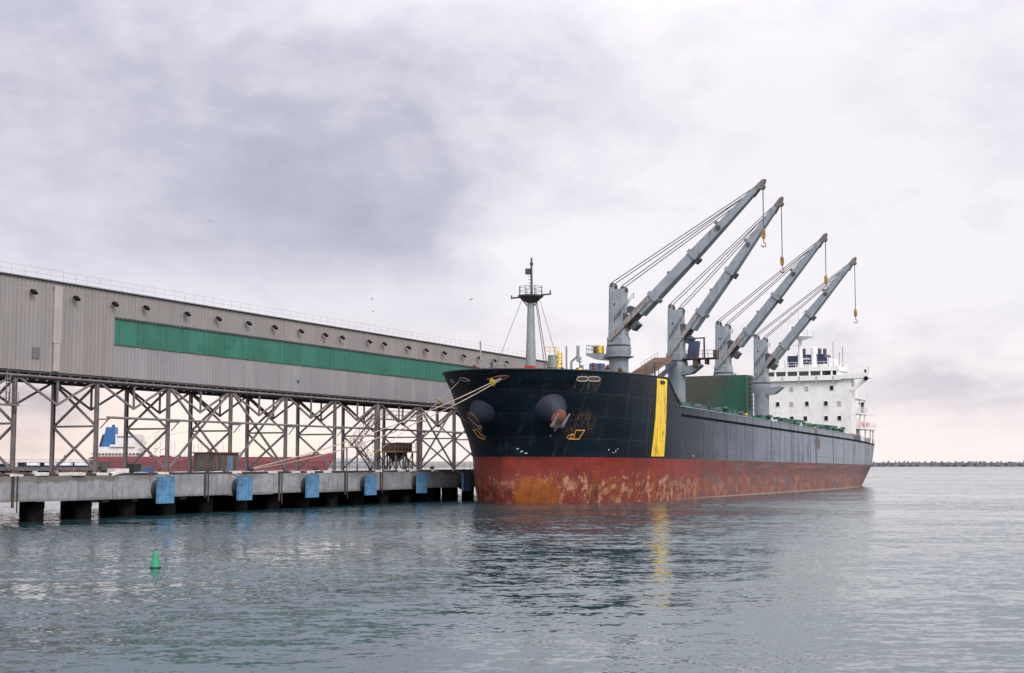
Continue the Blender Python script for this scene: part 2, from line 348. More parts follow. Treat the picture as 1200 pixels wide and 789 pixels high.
def hatch_mat():
    m, k, b = new_mat('hatch_green')
    oc = k.new('ShaderNodeTexCoord').outputs['Object']
    s, w, z = k.xyz(oc)[:3]
    n = k.noise(oc, 0.5, 7, 0.65)
    c = k.mix(k.ramp(n, 0.3, 0.7), (0.008, 0.058, 0.037), (0.014, 0.088, 0.055))
    edge = k.ramp(k.m('ADD', k.m('MULTIPLY', w, -1.0), k.m('ADD', k.m('MULTIPLY', z, -0.55), k.m('MULTIPLY', n, 4.0))), -7.5, -2.0)
    c = k.mix(k.m('SUBTRACT', 1.0, edge), k.mix(1.0, c, (1, 1, 1), 'MULTIPLY'), k.mix(k.ramp(n, 0.35, 0.65), (0.040, 0.048, 0.036), (0.065, 0.060, 0.045)))
    sp = k.noise(oc, 6.0, 2, 0.5)
    c = k.mix(k.ramp(sp, 0.72, 0.76), c, (0.25, 0.3, 0.25))
    k.put(b.inputs['Base Color'], c); b.inputs['Roughness'].default_value = 0.55
hatch_mat()

def water_mat():
    m, k, b = new_mat('water')
    oc = k.new('ShaderNodeTexCoord').outputs['Object']
    b.inputs['Base Color'].default_value = (0.014, 0.044, 0.050, 1)
    b.inputs['Roughness'].default_value = 0.04
    b.inputs['IOR'].default_value = 1.5
    sx = sy = None
    for scl, rot, sc, ax, ay, det in WAVES:
        n = k.noise(k.mapv(oc, scl, (sc * 13, sc * 5, 0), (0, 0, rot)), sc, det, 0.55, out=1, dist=0.2)
        c = k.xyz(n)
        dx = k.m('MULTIPLY', k.m('SUBTRACT', c[0], 0.5), ax); dy = k.m('MULTIPLY', k.m('SUBTRACT', c[1], 0.5), ay)
        sx = dx if sx is None else k.m('ADD', sx, dx); sy = dy if sy is None else k.m('ADD', sy, dy)
    # patches of calmer and rougher water
    gust = k.noise(k.mapv(oc, (0.35, 1.2, 1), (4, 1, 0), (0, 0, 0.15)), 0.035, 5, 0.6)
    g = k.m('ADD', 0.45, k.m('MULTIPLY', k.ramp(gust, 0.3, 0.7), 0.95))
    # steep wave faces look towards the open side, the backs are hidden behind the crests
    sb = k.m('ADD', sy, -0.055)
    fy = k.m('MULTIPLY', k.m('SUBTRACT', sb, k.m('SQRT', k.m('ADD', k.m('MULTIPLY', sb, sb), 0.0012))), 0.5)
    v = k.vec(k.m('MULTIPLY', sx, g), k.m('MULTIPLY', fy, g), 1.0)
    nz = k.new('ShaderNodeVectorMath', operation='NORMALIZE'); k.l.new(v, nz.inputs[0])
    k.l.new(nz.outputs[0], b.inputs['Normal'])
# stretch, rotation, waves per metre, slope across and along the view, detail
WAVES = [((0.30, 1.0, 1), 0.08, 0.15, 0.05, 0.15, 1), ((0.35, 1.0, 1), -0.10, 0.42, 0.09, 0.23, 2), ((0.45, 1.0, 1), 0.07, 1.1, 0.16, 0.40, 2), ((0.6, 1.0, 1), -0.08, 2.7, 0.28, 0.56, 2), ((0.7, 1.0, 1), 0.1, 6.0, 0.28, 0.42, 1)]
water_mat()


# ------------------------------------------------------------------ mesh helpers
class MB:
    def __init__(s): s.v = []; s.f = []
    def add(s, vs, fs):
        o = len(s.v); s.v += [tuple(v) for v in vs]; s.f += [tuple(i + o for i in f) for f in fs]; return s
    def box(s, x0, x1, y0, y1, z0, z1):
        return s.add([(x0, y0, z0), (x1, y0, z0), (x1, y1, z0), (x0, y1, z0), (x0, y0, z1), (x1, y0, z1), (x1, y1, z1), (x0, y1, z1)],
                     [(0, 3, 2, 1), (4, 5, 6, 7), (0, 1, 5, 4), (1, 2, 6, 5), (2, 3, 7, 6), (3, 0, 4, 7)])
    def bar(s, a, b, w, h=None, w2=None, h2=None, up=(0, 0, 1)):
        a = Vector(a); b = Vector(b); d = (b - a).normalized(); h = h or w; w2 = w2 or w; h2 = h2 or h
        up = Vector(up)
        if abs(d.dot(up)) > 0.99: up = Vector((1, 0, 0))
        x = d.cross(up).normalized(); y = x.cross(d)
        vs = [p + x * sx * ww / 2 + y * sy * hh / 2 for p, ww, hh in ((a, w, h), (b, w2, h2)) for sx, sy in ((-1, -1), (1, -1), (1, 1), (-1, 1))]
        return s.add(vs, [(3, 2, 1, 0), (4, 5, 6, 7), (0, 1, 5, 4), (1, 2, 6, 5), (2, 3, 7, 6), (3, 0, 4, 7)])
    def tube(s, a, b, r, r2=None, n=8, caps=True):
        a = Vector(a); b = Vector(b); d = (b - a).normalized(); r2 = r if r2 is None else r2
        x = d.orthogonal().normalized(); y = d.cross(x)
        vs = []
        for p, q in ((a, r), (b, r2)):
            vs += [p + (x * math.cos(2 * math.pi * i / n) + y * math.sin(2 * math.pi * i / n)) * q for i in range(n)]
        fs = [(i, (i + 1) % n, n + (i + 1) % n, n + i) for i in range(n)]
        if caps: fs += [tuple(reversed(range(n))), tuple(range(n, 2 * n))]
        return s.add(vs, fs)
    def path(s, pts, r, n=6):
        pts = [Vector(p) for p in pts]; vs = []; fs = []
        for i, p in enumerate(pts):
            d = (pts[min(i + 1, len(pts) - 1)] - pts[max(i - 1, 0)]).normalized()
            x = d.cross(Vector((0, 0, 1)))
            x = x.normalized() if x.length > 1e-3 else Vector((1, 0, 0)); y = x.cross(d)
            vs += [p + (x * math.cos(2 * math.pi * j / n) + y * math.sin(2 * math.pi * j / n)) * r for j in range(n)]
        for i in range(len(pts) - 1):
            fs += [(i * n + j, i * n + (j + 1) % n, (i + 1) * n + (j + 1) % n, (i + 1) * n + j) for j in range(n)]
        fs += [tuple(reversed(range(n))), tuple(range((len(pts) - 1) * n, len(pts) * n))]
        return s.add(vs, fs)
    def lathe(s, prof, o=(0, 0, 0), axis=(0, 0, 1), n=16):
        o = Vector(o); d = Vector(axis).normalized(); x = d.orthogonal().normalized(); y = d.cross(x); vs = []; fs = []
        for r, h in prof:
            vs += [o + d * h + (x * math.cos(2 * math.pi * j / n) + y * math.sin(2 * math.pi * j / n)) * max(r, 1e-3) for j in range(n)]
        for i in range(len(prof) - 1):
            fs += [(i * n + j, i * n + (j + 1) % n, (i + 1) * n + (j + 1) % n, (i + 1) * n + j) for j in range(n)]
        fs += [tuple(reversed(range(n))), tuple(range((len(prof) - 1) * n, len(prof) * n))]
        return s.add(vs, fs)
    def prism(s, poly, y0, y1, f=lambda a, y, b: (a, y, b)):
        n = len(poly); vs = [f(p[0], y0, p[1]) for p in poly] + [f(p[0], y1, p[1]) for p in poly]
        return s.add(vs, [tuple(reversed(range(n))), tuple(range(n, 2 * n))] + [(i, (i + 1) % n, n + (i + 1) % n, n + i) for i in range(n)])
    def rail(s, pts, h=1.0, r=0.03, step=1.5, rows=3):
        """handrail along a polyline of deck points"""
        for a, b in zip(pts, pts[1:]):
            a = Vector(a); b = Vector(b); L = (b - a).length; n = max(1, round(L / step))
            for i in range(n + 1):
                p = a.lerp(b, i / n); s.tube(p, p + Vector((0, 0, h)), r, n=5)
            for j in range(1, rows + 1):
                o = Vector((0, 0, h * j / rows)); s.tube(a + o, b + o, r * 0.85, n=5)
        return s
    def build(s, name, mat, parent=None, label=None, loc=None):
        me = bpy.data.meshes.new(name); me.from_pydata(s.v, [], s.f)
        bm = bmesh.new(); bm.from_mesh(me); bmesh.ops.recalc_face_normals(bm, faces=bm.faces); bm.to_mesh(me); bm.free()
        me.materials.append(MATS[mat])
        for p in me.polygons: p.use_smooth = True
        me.set_sharp_from_angle(angle=R(38))
        o = bpy.data.objects.new(name, me); COL.objects.link(o)
        if parent: o.parent = parent
        if label: o['label'] = label
        if loc: o.location = loc
        return o

def tag(o, label, cat, group=None, kind=None):
    o['label'] = label; o['category'] = cat
    if group: o['group'] = group
    if kind: o['kind'] = kind
    return o
def thing(name, label, cat, loc=(0, 0, 0), rz=0.0, group=None):
    o = bpy.data.objects.new(name, None); COL.objects.link(o); o.location = loc; o.rotation_euler = (0, 0, rz)
    o.empty_display_size = 0.5
    return tag(o, label, cat, group)
def copy_tree(o, parent=None):
    kids = [c for c in bpy.data.objects if c.parent == o]
    c = o.copy(); COL.objects.link(c)
    if parent: c.parent = parent
    for q in kids: copy_tree(q, c)
    return c

# ------------------------------------------------------------------ water
wm = MB(); wm.add([(-9000, -400, 0), (14000, -400, 0), (14000, 26000, 0), (-9000, 26000, 0)], [(0, 1, 2, 3)])
wo = wm.build('water', 'water'); wo['kind'] = 'structure'; wo['label'] = 'rippled teal grey harbour water'

# ------------------------------------------------------------------ breakwater on the horizon
bw = thing('breakwater', 'long dark breakwater of concrete blocks along the horizon right of the ship', 'breakwater', (0, 0, 0))
m = MB(); A = Vector((150, 1840, 0)); B = Vector((1500, 1700, 0))
mm = MB(); dv = (B - A); L = dv.length; dv.normalize(); nv = Vector((-dv.y, dv.x, 0))
core = [(-9, -1), (-4, 5.0), (4, 5.0), (9, -1)]
mm.add([A + nv * -p[0] * -1 + Vector((0, 0, p[1])) for p in core] + [B + nv * p[0] + Vector((0, 0, p[1])) for p in core], [(0, 1, 5, 4), (1, 2, 6, 5), (2, 3, 7, 6), (3, 2, 1, 0), (4, 5, 6, 7)])
mm.build('core', 'tetrapod', bw)
m = MB()
for i in range(900):
    p = A.lerp(B, rnd.random()); row = rnd.random()
    o = p + nv * (-9 + 9 * row) + Vector((0, 0, 0.2 + 5.2 * row + rnd.random() * 0.9)); r = rnd.uniform(0.8, 1.5)
    for q in range(4):
        d = Vector((rnd.uniform(-1, 1), rnd.uniform(-1, 1), rnd.uniform(-1, 1))).normalized()
        m.tube(o, o + d * r * 1.6, r * 0.55, r * 0.4, n=5)
for i in range(150):
    p = A.lerp(B, (i + rnd.random() * 0.6) / 150); hgt = rnd.uniform(0.6, 2.0)
    m.tube(p + Vector((0, 0, 4.6)), p + Vector((rnd.uniform(-.8, .8), 0, 5.6 + hgt)), 1.0, 0.5, n=5)
ao = m.build('armour_blocks', 'tetrapod', bw); ao['kind'] = 'stuff'

# ------------------------------------------------------------------ pier frame: x along the quay, y inland, z up
PT = (-44.0, 100.0, 0.0); PA = math.atan2(0.9085, 0.4179)
def PW(t, y, z): return Vector((PT[0] + 0.4179 * t - 0.9085 * y, PT[1] + 0.9085 * t + 0.4179 * y, z))
T0, T1 = -12.0, 150.0
pier = thing('pier', 'long grey concrete quay on dark piles under the conveyor gallery', 'pier', PT, PA)
m = MB().box(T0, T1, 0.6, 22, 3.0, 3.65); m.build('deck', 'deck_concrete', pier)
m = MB()
t = T0; i = 0
while t < T1 - 1:
    t2 = min(t + rnd.choice((7.5, 9.0, 10.5)), T1); dz = rnd.uniform(-0.04, 0.04)
    m.box(t + 0.02, t2 - 0.02, 0.0 + rnd.uniform(-0.03, 0.03), 0.6, 1.62 + dz, 3.62 + dz * 0.5)
    t = t2
m.build('fascia_beam', 'concrete', pier)
for t, h_ in ((12.2, 1.2), (36.6, 1.5), (48.8, 0.9), (61.5, 1.3), (69.2, 1.6), (92.0, 1.1)):
    MB().box(t, t + 0.26, -0.10, -0.03, h_, 3.66).build('ladder_strip', 'rust_dark', pier)
    MB().box(t + 0.55, t + 0.66, -0.09, -0.03, h_ - 0.4, 3.7).build('drain_pipe', 'rust_dark', pier)
m = MB().box(T0, T1, 0.10, 0.42, 3.65, 3.84); m.build('kerb', 'kerb_black', pier)
t = 6.0; i = 0
proto = MB().box(0, 1.45, 0.04, 0.48, 3.655, 3.89)
pk = None
while t < 112:
    if pk is None: o = pk = proto.build('kerb_block', 'kerb_white', pier)
    else: o = pk.copy(); COL.objects.link(o)
    o.location = (t + rnd.uniform(-0.15, 0.15), 0, rnd.uniform(-0.02, 0.03)); o.rotation_euler = (rnd.uniform(-.06, .06), rnd.uniform(-0.03, 0.03), 0)
    if abs(t - 24.5) < 1.4: o.rotation_euler = (0, -0.16, 0.05)
    t += 2.75 if rnd.random() < 0.8 else 1.6
pp = None
for row, y in enumerate((1.5, 7.0, 12.5, 18.0)):
    for kx in range(-2, 20):
        t = 16.3 + 5.6 * kx
        if kx == -2 and row: continue
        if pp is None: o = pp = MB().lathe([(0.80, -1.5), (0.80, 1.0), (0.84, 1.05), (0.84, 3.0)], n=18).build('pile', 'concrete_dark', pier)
        else: o = pp.copy(); COL.objects.link(o)
        o.location = (t, y, 0)
for kx in range(-2, 24):
    t = 16.3 + 5.6 * kx
m = MB()
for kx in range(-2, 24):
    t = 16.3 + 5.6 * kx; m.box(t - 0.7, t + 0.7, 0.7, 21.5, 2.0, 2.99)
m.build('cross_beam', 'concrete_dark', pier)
for t in (22.0, 23.4, 27.2, 34, 55): MB().box(t, t + 0.9, 0.65, 1.2, 1.35, 1.62).build('pipe_bracket', 'steel_dark', pier)

# fenders
fd = None
for i in range(7):
    t = 29.9 + 11.95 * i
    if fd is None:
        fd = thing('fender', 'nearest of the blue fender panels hung on the quay face', 'fender', PW(t, 0, 0), PA, 'blue fenders along the quay face')
        q = MB().box(-1.1, 1.1, -0.95, -0.72, 1.12, 3.44)
        q.build('panel', 'fender_blue', fd)
        q = MB()
        for x in (-1.1, -0.55, 0.0, 0.55, 1.04): q.box(x, x + 0.06, -0.985, -0.952, 1.14, 3.44)
        for z in (1.12, 1.9, 2.66, 3.40): q.box(-1.1, 1.1, -0.98, -0.953, z, z + 0.06)
        q.build('panel_rib', 'fender_blue', fd)
        q = MB().lathe([(0.95, 0), (0.75, 0.25), (0.62, 0.5), (0.8, 0.72)], (0, -0.02, 2.3), (0, -1, 0), 16); q.build('rubber_cone', 'rubber', fd)
        q = MB().tube((-1.1, 0.0, 3.66), (-1.1, -0.74, 3.4), 0.04); q.tube((1.1, 0.0, 3.66), (1.1, -0.74, 3.4), 0.04); q.build('chain', 'rust', fd)
        f0 = fd
    else:
        fd = copy_tree(f0); fd.location = PW(t, 0, 0)
        fd['label'] = ['', 'blue fender panel on the quay just right of the rusty hut, second from the left', 'third blue fender panel from the left along the quay face',
                       'blue fender panel on the quay left of the hopper stand, fourth from the left', 'dull blue fender panel on the quay under the hopper stand',
                       'shaded blue fender panel on the quay beside the ship\'s bow', 'last blue fender panel on the quay behind the ship\'s bow'][i]

# ------------------------------------------------------------------ conveyor gallery on its trestle
gal = thing('conveyor_gallery', 'long raised grey corrugated gallery with a green shutter band on a steel trestle', 'building', PT, PA)
GT0, GT1 = -8.0, 140.0
def corr(mb, t0, t1, z0, z1, y, pitch=0.5, depth=0.045):
    prof = []; t = t0
    while t < t1 - 1e-6:
        for a, d in ((0, 0), (0.32, 0), (0.5, 1), (0.82, 1)):
            x = t + a * pitch
            if x < t1: prof.append((x, y - d * depth))
        t += pitch
    prof.append((t1, y))
    n = len(prof); vs = [(x, q, z0) for x, q in prof] + [(x, q, z1) for x, q in prof]
    fs = [(i, i + 1, n + i + 1, n + i) for i in range(n - 1)]
    vs += [(t0, y + 0.1, z0), (t1, y + 0.1, z0), (t0, y + 0.1, z1), (t1, y + 0.1, z1)]; e = 2 * n
    fs += [(0, n, e + 2, e), (n - 1, 2 * n - 1, e + 3, e + 1)]
    mb.add(vs, fs)
TG = 34.2
m = MB().box(GT0, GT1, 9.14, 15.6, 12.85, 20.93); m.build('wall_core', 'roof_sheet', gal)
m = MB(); corr(m, TG + 0.0, GT1, 18.55, 20.9, 9.0); corr(m, GT0, TG, 20.15, 20.9, 9.0)
m.build('upper_cladding', 'cladding', gal)
m = MB(); corr(m, GT0, TG, 12.80, 20.13, 8.93); m.build('side_cladding', 'cladding', gal)
m = MB(); corr(m, TG + 0.02, GT1, 12.80, 15.86, 8.97); m.build('lower_cladding', 'cladding_low', gal)
m = MB(); corr(m, 0, 6.5, 12.8, 20.9, 0, 0.5, 0.07); o = m.build('end_cladding', 'cladding', gal, loc=(GT1 + 0.04, 9.1, 0)); o.rotation_euler = (0, 0, R(90))
m = MB(); t = TG + 0.06
while t < GT1 - 1:
    t2 = min(t + 3.5, GT1); yy = 9.05 + rnd.uniform(-0.015, 0.015)
    m.box(t, t2 - 0.035, yy, 9.13, 16.05, 18.36); t = t2
m.build('green_shutter', 'shutter_green', gal)
m = MB().box(TG + 0.03, GT1, 8.86, 9.12, 15.88, 16.04); m.build('shutter_sill', 'deck_green', gal)
m = MB().box(TG + 0.03, GT1, 8.98, 9.12, 18.38, 18.54)
t = TG + 0.3
while t < GT1: m.box(t, t + 0.3, 8.90, 8.975, 18.36, 18.5); t += 0.62
m.build('shutter_track', 'steel_dark', gal)
m = MB().box(25.85, 26.85, 8.72, 8.855, 15.4, 20.6); m.box(25.95, 26.75, 8.74, 8.855, 12.9, 15.38); m.build('pilaster', 'pilaster', gal)
m = MB().box(23.4, 24.3, 8.82, 8.86, 13.9, 14.9); m.build('patch_panel', 'patch_grey', gal)
m = MB().box(65.5, 66.0, 8.86, 8.9, 13.9, 14.2); m.build('small_sign_plate', 'deck_green', gal)
m = MB(); m.add([(GT0 - .3, 8.75, 20.95), (GT1 + .3, 8.75, 20.95), (GT1 + .3, 12.3, 21.35), (GT0 - .3, 12.3, 21.35), (GT0 - .3, 15.9, 20.95), (GT1 + .3, 15.9, 20.95),
                 (GT0 - .3, 8.75, 21.06), (GT1 + .3, 8.75, 21.06), (GT1 + .3, 12.3, 21.46), (GT0 - .3, 12.3, 21.46), (GT0 - .3, 15.9, 21.06), (GT1 + .3, 15.9, 21.06)],
                [(0, 1, 2, 3), (3, 2, 5, 4), (6, 9, 8, 7), (9, 10, 11, 8), (0, 6, 7, 1), (4, 5, 11, 10), (0, 3, 9, 6), (3, 4, 10, 9), (1, 7, 8, 2), (2, 8, 11, 5)])
m.build('roof', 'roof_sheet', gal)
m = MB().rail([(GT0, 9.2, 21.08), (GT1, 9.2, 21.08)], 0.95, 0.016, 1.6, 2); m.build('roof_railing', 'galv', gal)
# underside: longitudinal chords and walkway
m = MB()
for y in (9.2, 14.45):
    m.box(GT0, GT1, y - 0.12, y + 0.12, 12.12, 12.42)
m.box(GT0, GT1, 9.0, 15.5, 12.62, 12.79)
m.build('floor_beam', 'steel_dark', gal)
m = MB()
t = GT0
while t < GT1:
    m.box(t, t + 0.16, 9.0, 15.2, 12.44, 12.6); t += 1.3
m.build('floor_joist', 'steel_dark', gal)
m = MB().tube((GT0, 8.98, 12.32), (GT1, 8.98, 12.32), 0.11, n=8); m.build('chord_pipe', 'steelwork', gal)
SP = 10.494; st = [21.8 + SP * k for k in range(-3, 12)]
cp = {}
def part_copy(key, mk, name, mat, loc):
    if key not in cp: o = cp[key] = mk().build(name, mat, gal)
    else: o = cp[key].copy(); COL.objects.link(o)
    o.location = loc; return o
def column(): return MB().box(-0.15, 0.15, -0.04, 0.04, 3.66, 12.4).box(-0.16, -0.12, -0.16, 0.16, 3.66, 12.4).box(0.12, 0.16, -0.16, 0.16, 3.66, 12.4).box(-0.45, 0.45, -0.42, 0.42, 3.655, 3.66)
def frame():
    f = MB(); a, b = 9.2, 14.45
    for p, q in (((b, 12.2), (a, 8.1)), ((a, 12.2), (b, 8.1)), ((b, 8.1), (a, 4.0)), ((a, 8.1), (b, 4.0))):
        f.bar((0.0 if p[0] == b else 0.13, p[0], p[1]), (0.0 if p[0] == b else 0.13, q[0], q[1]), 0.19)
    return f
def gusset():
    f = MB()
    for y in (9.2, 14.45):
        f.box(-0.19, 0.30, y - 0.42, y + 0.42, 7.75, 8.45)
    return f
def strut(): return MB().bar((-0.14, 9.2, 8.1), (-0.14, 14.45, 8.1), 0.19)
def vbrace():
    f = MB(); h = SP / 2
    f.bar((0.25, 0, 12.25), (h, 0, 9.9), 0.18); f.bar((SP - 0.25, 0.0, 12.25), (h, 0.0, 9.902), 0.18); f.bar((h, 0, 9.8), (h, 0, 12.9), 0.17)
    return f
for k, t in enumerate(st):
    part_copy('col', column, 'column', 'steelwork', (t, 9.2, 0)); part_copy('col', column, 'column', 'steelwork', (t, 14.45, 0))
    part_copy('frm', frame, 'cross_brace', 'steelwork', (t, 0, 0)); part_copy('str', strut, 'strut', 'steelwork', (t, 0, 0))
    if k < len(st) - 1:
        part_copy('vb', vbrace, 'knee_brace', 'steelwork', (t, 9.2, 0)); part_copy('vb', vbrace, 'knee_brace', 'steelwork', (t, 14.45, 0))
def longx():
    return MB().bar((0.2, -0.12, 12.1), (SP - 0.2, -0.12, 4.0), 0.19).bar((SP - 0.2, 0.11, 12.1), (0.2, 0.11, 4.0), 0.19)
for k in (0, 5, 6, 10): part_copy('lx', longx, 'long_brace', 'steelwork', (st[k], 9.2, 0)); 
m = MB().box(st[9] - 0.75, st[9] - 0.3, 9.0, 9.4, 3.66, 12.3); m.box(st[3] + 20.3, st[3] + 20.34, 9, 9.2, 9, 9.1); m.build('doubled_column', 'steelwork', gal)
m = MB().tube((33.2, 8.7, 8.95), (GT1 - 4, 8.7, 8.95), 0.12, n=8)
for k in range(4, 14):
    if k >= len(st): break
    t = st[k]; m.box(t - 0.1, t + 1.1, 8.52, 8.9, 8.70, 8.82); m.bar((t + 1.0, 8.72, 8.7), (t + 0.25, 8.95, 7.9), 0.09)
m.build('service_pipe', 'steelwork', gal)
m = MB()                                                    # small landing at the left
m.box(18.0, 21.6, 8.4, 9.1, 9.6, 9.75); m.rail([(18, 8.45, 9.75), (21.5, 8.45, 9.75)], 1.0, 0.03, 1.2, 2)
m.bar((20.2, 8.6, 12.5), (20.2, 8.6, 9.6), 0.08).bar((20.6, 8.6, 12.5), (20.6, 8.6, 9.6), 0.08)
m.build('landing', 'steelwork', gal)
# stairway and upper walkway near the bow
m = MB()
def flight(mb, t0, z0, t1, z1, y0=6.9, y1=7.7):
    for y in (y0, y1):
        mb.bar((t0, y, z0), (t1, y, z1), 0.06, 0.22)
        mb.bar((t0, y, z0 + 1.0), (t1, y, z1 + 1.0), 0.05); mb.bar((t0, y, z0 + 0.55), (t1, y, z1 + 0.55), 0.035)
        for i in range(6):
            q = i / 5; x = t0 + (t1 - t0) * q; z = z0 + (z1 - z0) * q; mb.bar((x, y, z), (x, y, z + 1), 0.045)
    n = 14
    for i in range(n):
        q = (i + .5) / n; x = t0 + (t1 - t0) * q; z = z0 + (z1 - z0) * q; mb.box(x - 0.13, x + 0.13, y0 + .02, y1 - .02, z, z + 0.04)
flight(m, 80.6, 3.66, 76.6, 6.6); m.box(73.6, 76.7, 6.8, 7.8, 6.5, 6.6); m.rail([(73.6, 6.82, 6.6), (76.7, 6.82, 6.6)], 1.0, 0.03, 1.0, 2)
flight(m, 75.4, 6.6, 80.6, 10.2); m.box(80.4, 93.4, 6.8, 7.8, 10.08, 10.2)
m.rail([(80.4, 6.82, 10.2), (93.4, 6.82, 10.2)], 1.05, 0.03, 1.3, 2); m.rail([(80.4, 7.78, 10.2), (93.4, 7.78, 10.2)], 1.05, 0.03, 1.3, 2)
for t in (74.0, 76.4, 81, 92.8): m.bar((t, 7.3, 3.66), (t, 7.3, 6.5 if t < 78 else 10.08), 0.14)
m.build('stairway', 'steelwork', gal)

# floodlights: things bolted on the upper wall
fl = None
FT = [(29, 0), (80, 0), (126, 0), (163, 1), (212, 1), (249, 1), (285, 1), (316, 1), (347, 1), (376, 1), (396, 1), (428, 1), (446, 1), (474.5, 1), (495.5, 1), (517, 1), (540, 1), (558, 1), (576, 1), (591, 1)]
for px, up in FT:
    u = (px - 600) / 1673.0; Y = 99.9 / (0.46 - u); X = 0.46 * Y - 99.9; t = 0.4179 * (X + 44) + 0.9085 * (Y - 100)
    if fl is None:
        fl = f0 = thing('floodlight', 'small black floodlight bracketed high on the wall of the grey gallery', 'floodlight', (0, 0, 0), PA, 'floodlights along the gallery wall')
        MB().bar((0, 0.1, 0.1), (0, -0.3, 0.12), 0.06).build('bracket', 'lamp_black', fl)
        MB().bar((0, -0.24, 0.22), (0, -0.58, -0.12), 0.52, 0.22).build('housing', 'lamp_black', fl)
        MB().bar((0, -0.31, 0.01), (0, -0.52, -0.20), 0.4, 0.02).build('lens', 'lamp_lens', fl)
    else: fl = copy_tree(f0)
    fl.location = PW(t, 8.9, 19.75 + (0.0 if up else -0.1))

# things standing on the quay
hut = thing('rusty_hut', 'low dark rusty sheet metal hut with bluish doors on the quay', 'hut', PW(44.2, 4.4, 3.65), PA); hut.scale = (0.66, 1, 0.95)
MB().box(0, 6.0, 0, 2.6, 0, 2.1).build('body', 'hut_panel', hut)
MB().box(-0.15, 6.15, -0.2, 2.8, 2.103, 2.22).build('roof', 'rust', hut)
for x0, x1, mt in ((1.0, 1.9, 'steel_dark'), (2.9, 3.6, 'hut_blue'), (3.7, 4.4, 'hut_blue'), (5.2, 5.7, 'hut_panel')):
    MB().box(x0, x1, -0.05, -0.004, 0.1, 1.85).build('door', mt, hut)
for x in (0.05, 2.3, 4.75): MB().box(x, x + 0.14, -0.06, -0.003, 0, 2.09).build('post', 'rust', hut)

hop = thing('loading_hopper', 'rusty hopper box with railing on a small braced steel stand on the quay', 'hopper', PW(81.9, 5.2, 3.65), PA); hop.scale = (0.74, 1, 1)
MB().box(-0.6, 7.6, -0.3, 2.9, 2.35, 2.5).build('platform', 'dull_ochre', hop)
q = MB().box(1.0, 6.2, 0.1, 2.3, 2.51, 3.55)
for i in range(9): q.box(1.1 + i * 0.6, 1.22 + i * 0.6, 0.02, 0.098, 2.51, 3.6)
q.build('hopper_box', 'rust_dark', hop)
q = MB(); q.add([(2.0, 0.3, 2.34), (5.2, 0.3, 2.34), (5.2, 2.2, 2.34), (2.0, 2.2, 2.34), (3.2, 0.9, 1.2), (4.0, 0.9, 1.2), (4.0, 1.6, 1.2), (3.2, 1.6, 1.2)],
               [(0, 1, 5, 4), (1, 2, 6, 5), (2, 3, 7, 6), (3, 0, 4, 7), (4, 5, 6, 7), (0, 3, 2, 1)]); q.build('chute', 'rust_dark', hop)
for x in (0.6, 3.2, 4.0, 6.4):
    for y in (0.1, 2.4): MB().bar((x, y, 0), (x, y, 2.34), 0.17).build('leg', 'steelwork', hop)
q = MB()
for y in (0.1, 2.4):
    q.bar((0.6, y, 0.1), (3.2, y, 2.3), 0.1).bar((3.2, y + .12, 0.1), (0.6, y + .12, 2.3), 0.1).bar((4.0, y, 0.1), (6.4, y, 2.3), 0.1).bar((6.4, y + .12, 0.1), (4.0, y + .12, 2.3), 0.1)
q.build('brace', 'steelwork', hop)
MB().rail([(-0.6, -0.28, 2.5), (7.6, -0.28, 2.5)], 1.05, 0.03, 1.1, 2).rail([(-0.6, 2.88, 2.5), (7.6, 2.88, 2.5)], 1.05, 0.03, 1.1, 2).build('railing', 'steelwork', hop)
flt = MB(); flt.bar((7.4, 1.0, 0), (6.4, 1.0, 2.4), 0.08, 0.2).bar((7.4, 1.6, 0), (6.4, 1.6, 2.4), 0.08, 0.2)
for i in range(7): q_ = i / 7; flt.box(7.25 - q_, 7.45 - q_, 1.0, 1.6, 0.2 + 2.3 * q_, 0.24 + 2.3 * q_)
flt.build('ladder', 'steelwork', hop)

fen = thing('quay_railing', 'grey steel railing along the far edge of the quay', 'railing', PT, PA)
MB().rail([(18, 21.0, 3.65), (148, 21.0, 3.65)], 1.1, 0.022, 2.2, 2).build('rails', 'steelwork', fen)
q = MB(); t = 45.0
while t < 148: q.box(t, t + 0.05, 20.99, 21.03, 3.9, 4.95); t += 0.32
q.build('balusters', 'steelwork', fen)
# bollards and clutter on the apron
bo = None
for i, t in enumerate((13.0, 24.0, 45.6, 57.5, 69.0, 84.0)):
    if bo is None:
        bo = b0 = tag(MB().lathe([(0.3, 0), (0.22, 0.08), (0.2, 0.34), (0.34, 0.42), (0.3, 0.55), (0.1, 0.6)], n=12).build('bollard', 'black_paint'), '', 'bollard', 'mooring bollards on the quay edge')
    else: bo = b0.copy(); COL.objects.link(bo)
    bo.location = PW(t, 1.1, 3.65)
    bo['label'] = ['small black mooring bollard at the left end of the quay edge', 'black bollard behind the slanted white kerb block', 'black mooring bollard where the two bow ropes are made fast',
                   'black mooring bollard between the second and third blue fenders', 'black mooring bollard by the fourth blue fender', 'black mooring bollard in front of the hopper stand'][i]
m = MB()
for i in range(26):
    t = 14 + rnd.random() * 24; y = 2.5 + rnd.random() * 3.5; s_ = rnd.uniform(0.15, 0.5)
    m.box(t, t + s_ * 2.0, y, y + s_, 3.652, 3.65 + s_)
o = m.build('scrap_timber', 'rust'); o.location = PT; o.rotation_euler = (0, 0, PA); tag(o, 'low heap of rusty scrap and timber on the left of the quay', 'scrap', kind='stuff')
tk = thing('crate_stack', 'small dark and pale crates beside the first blue fender on the quay', 'crate', PW(29.0, 2.0, 3.65), PA)
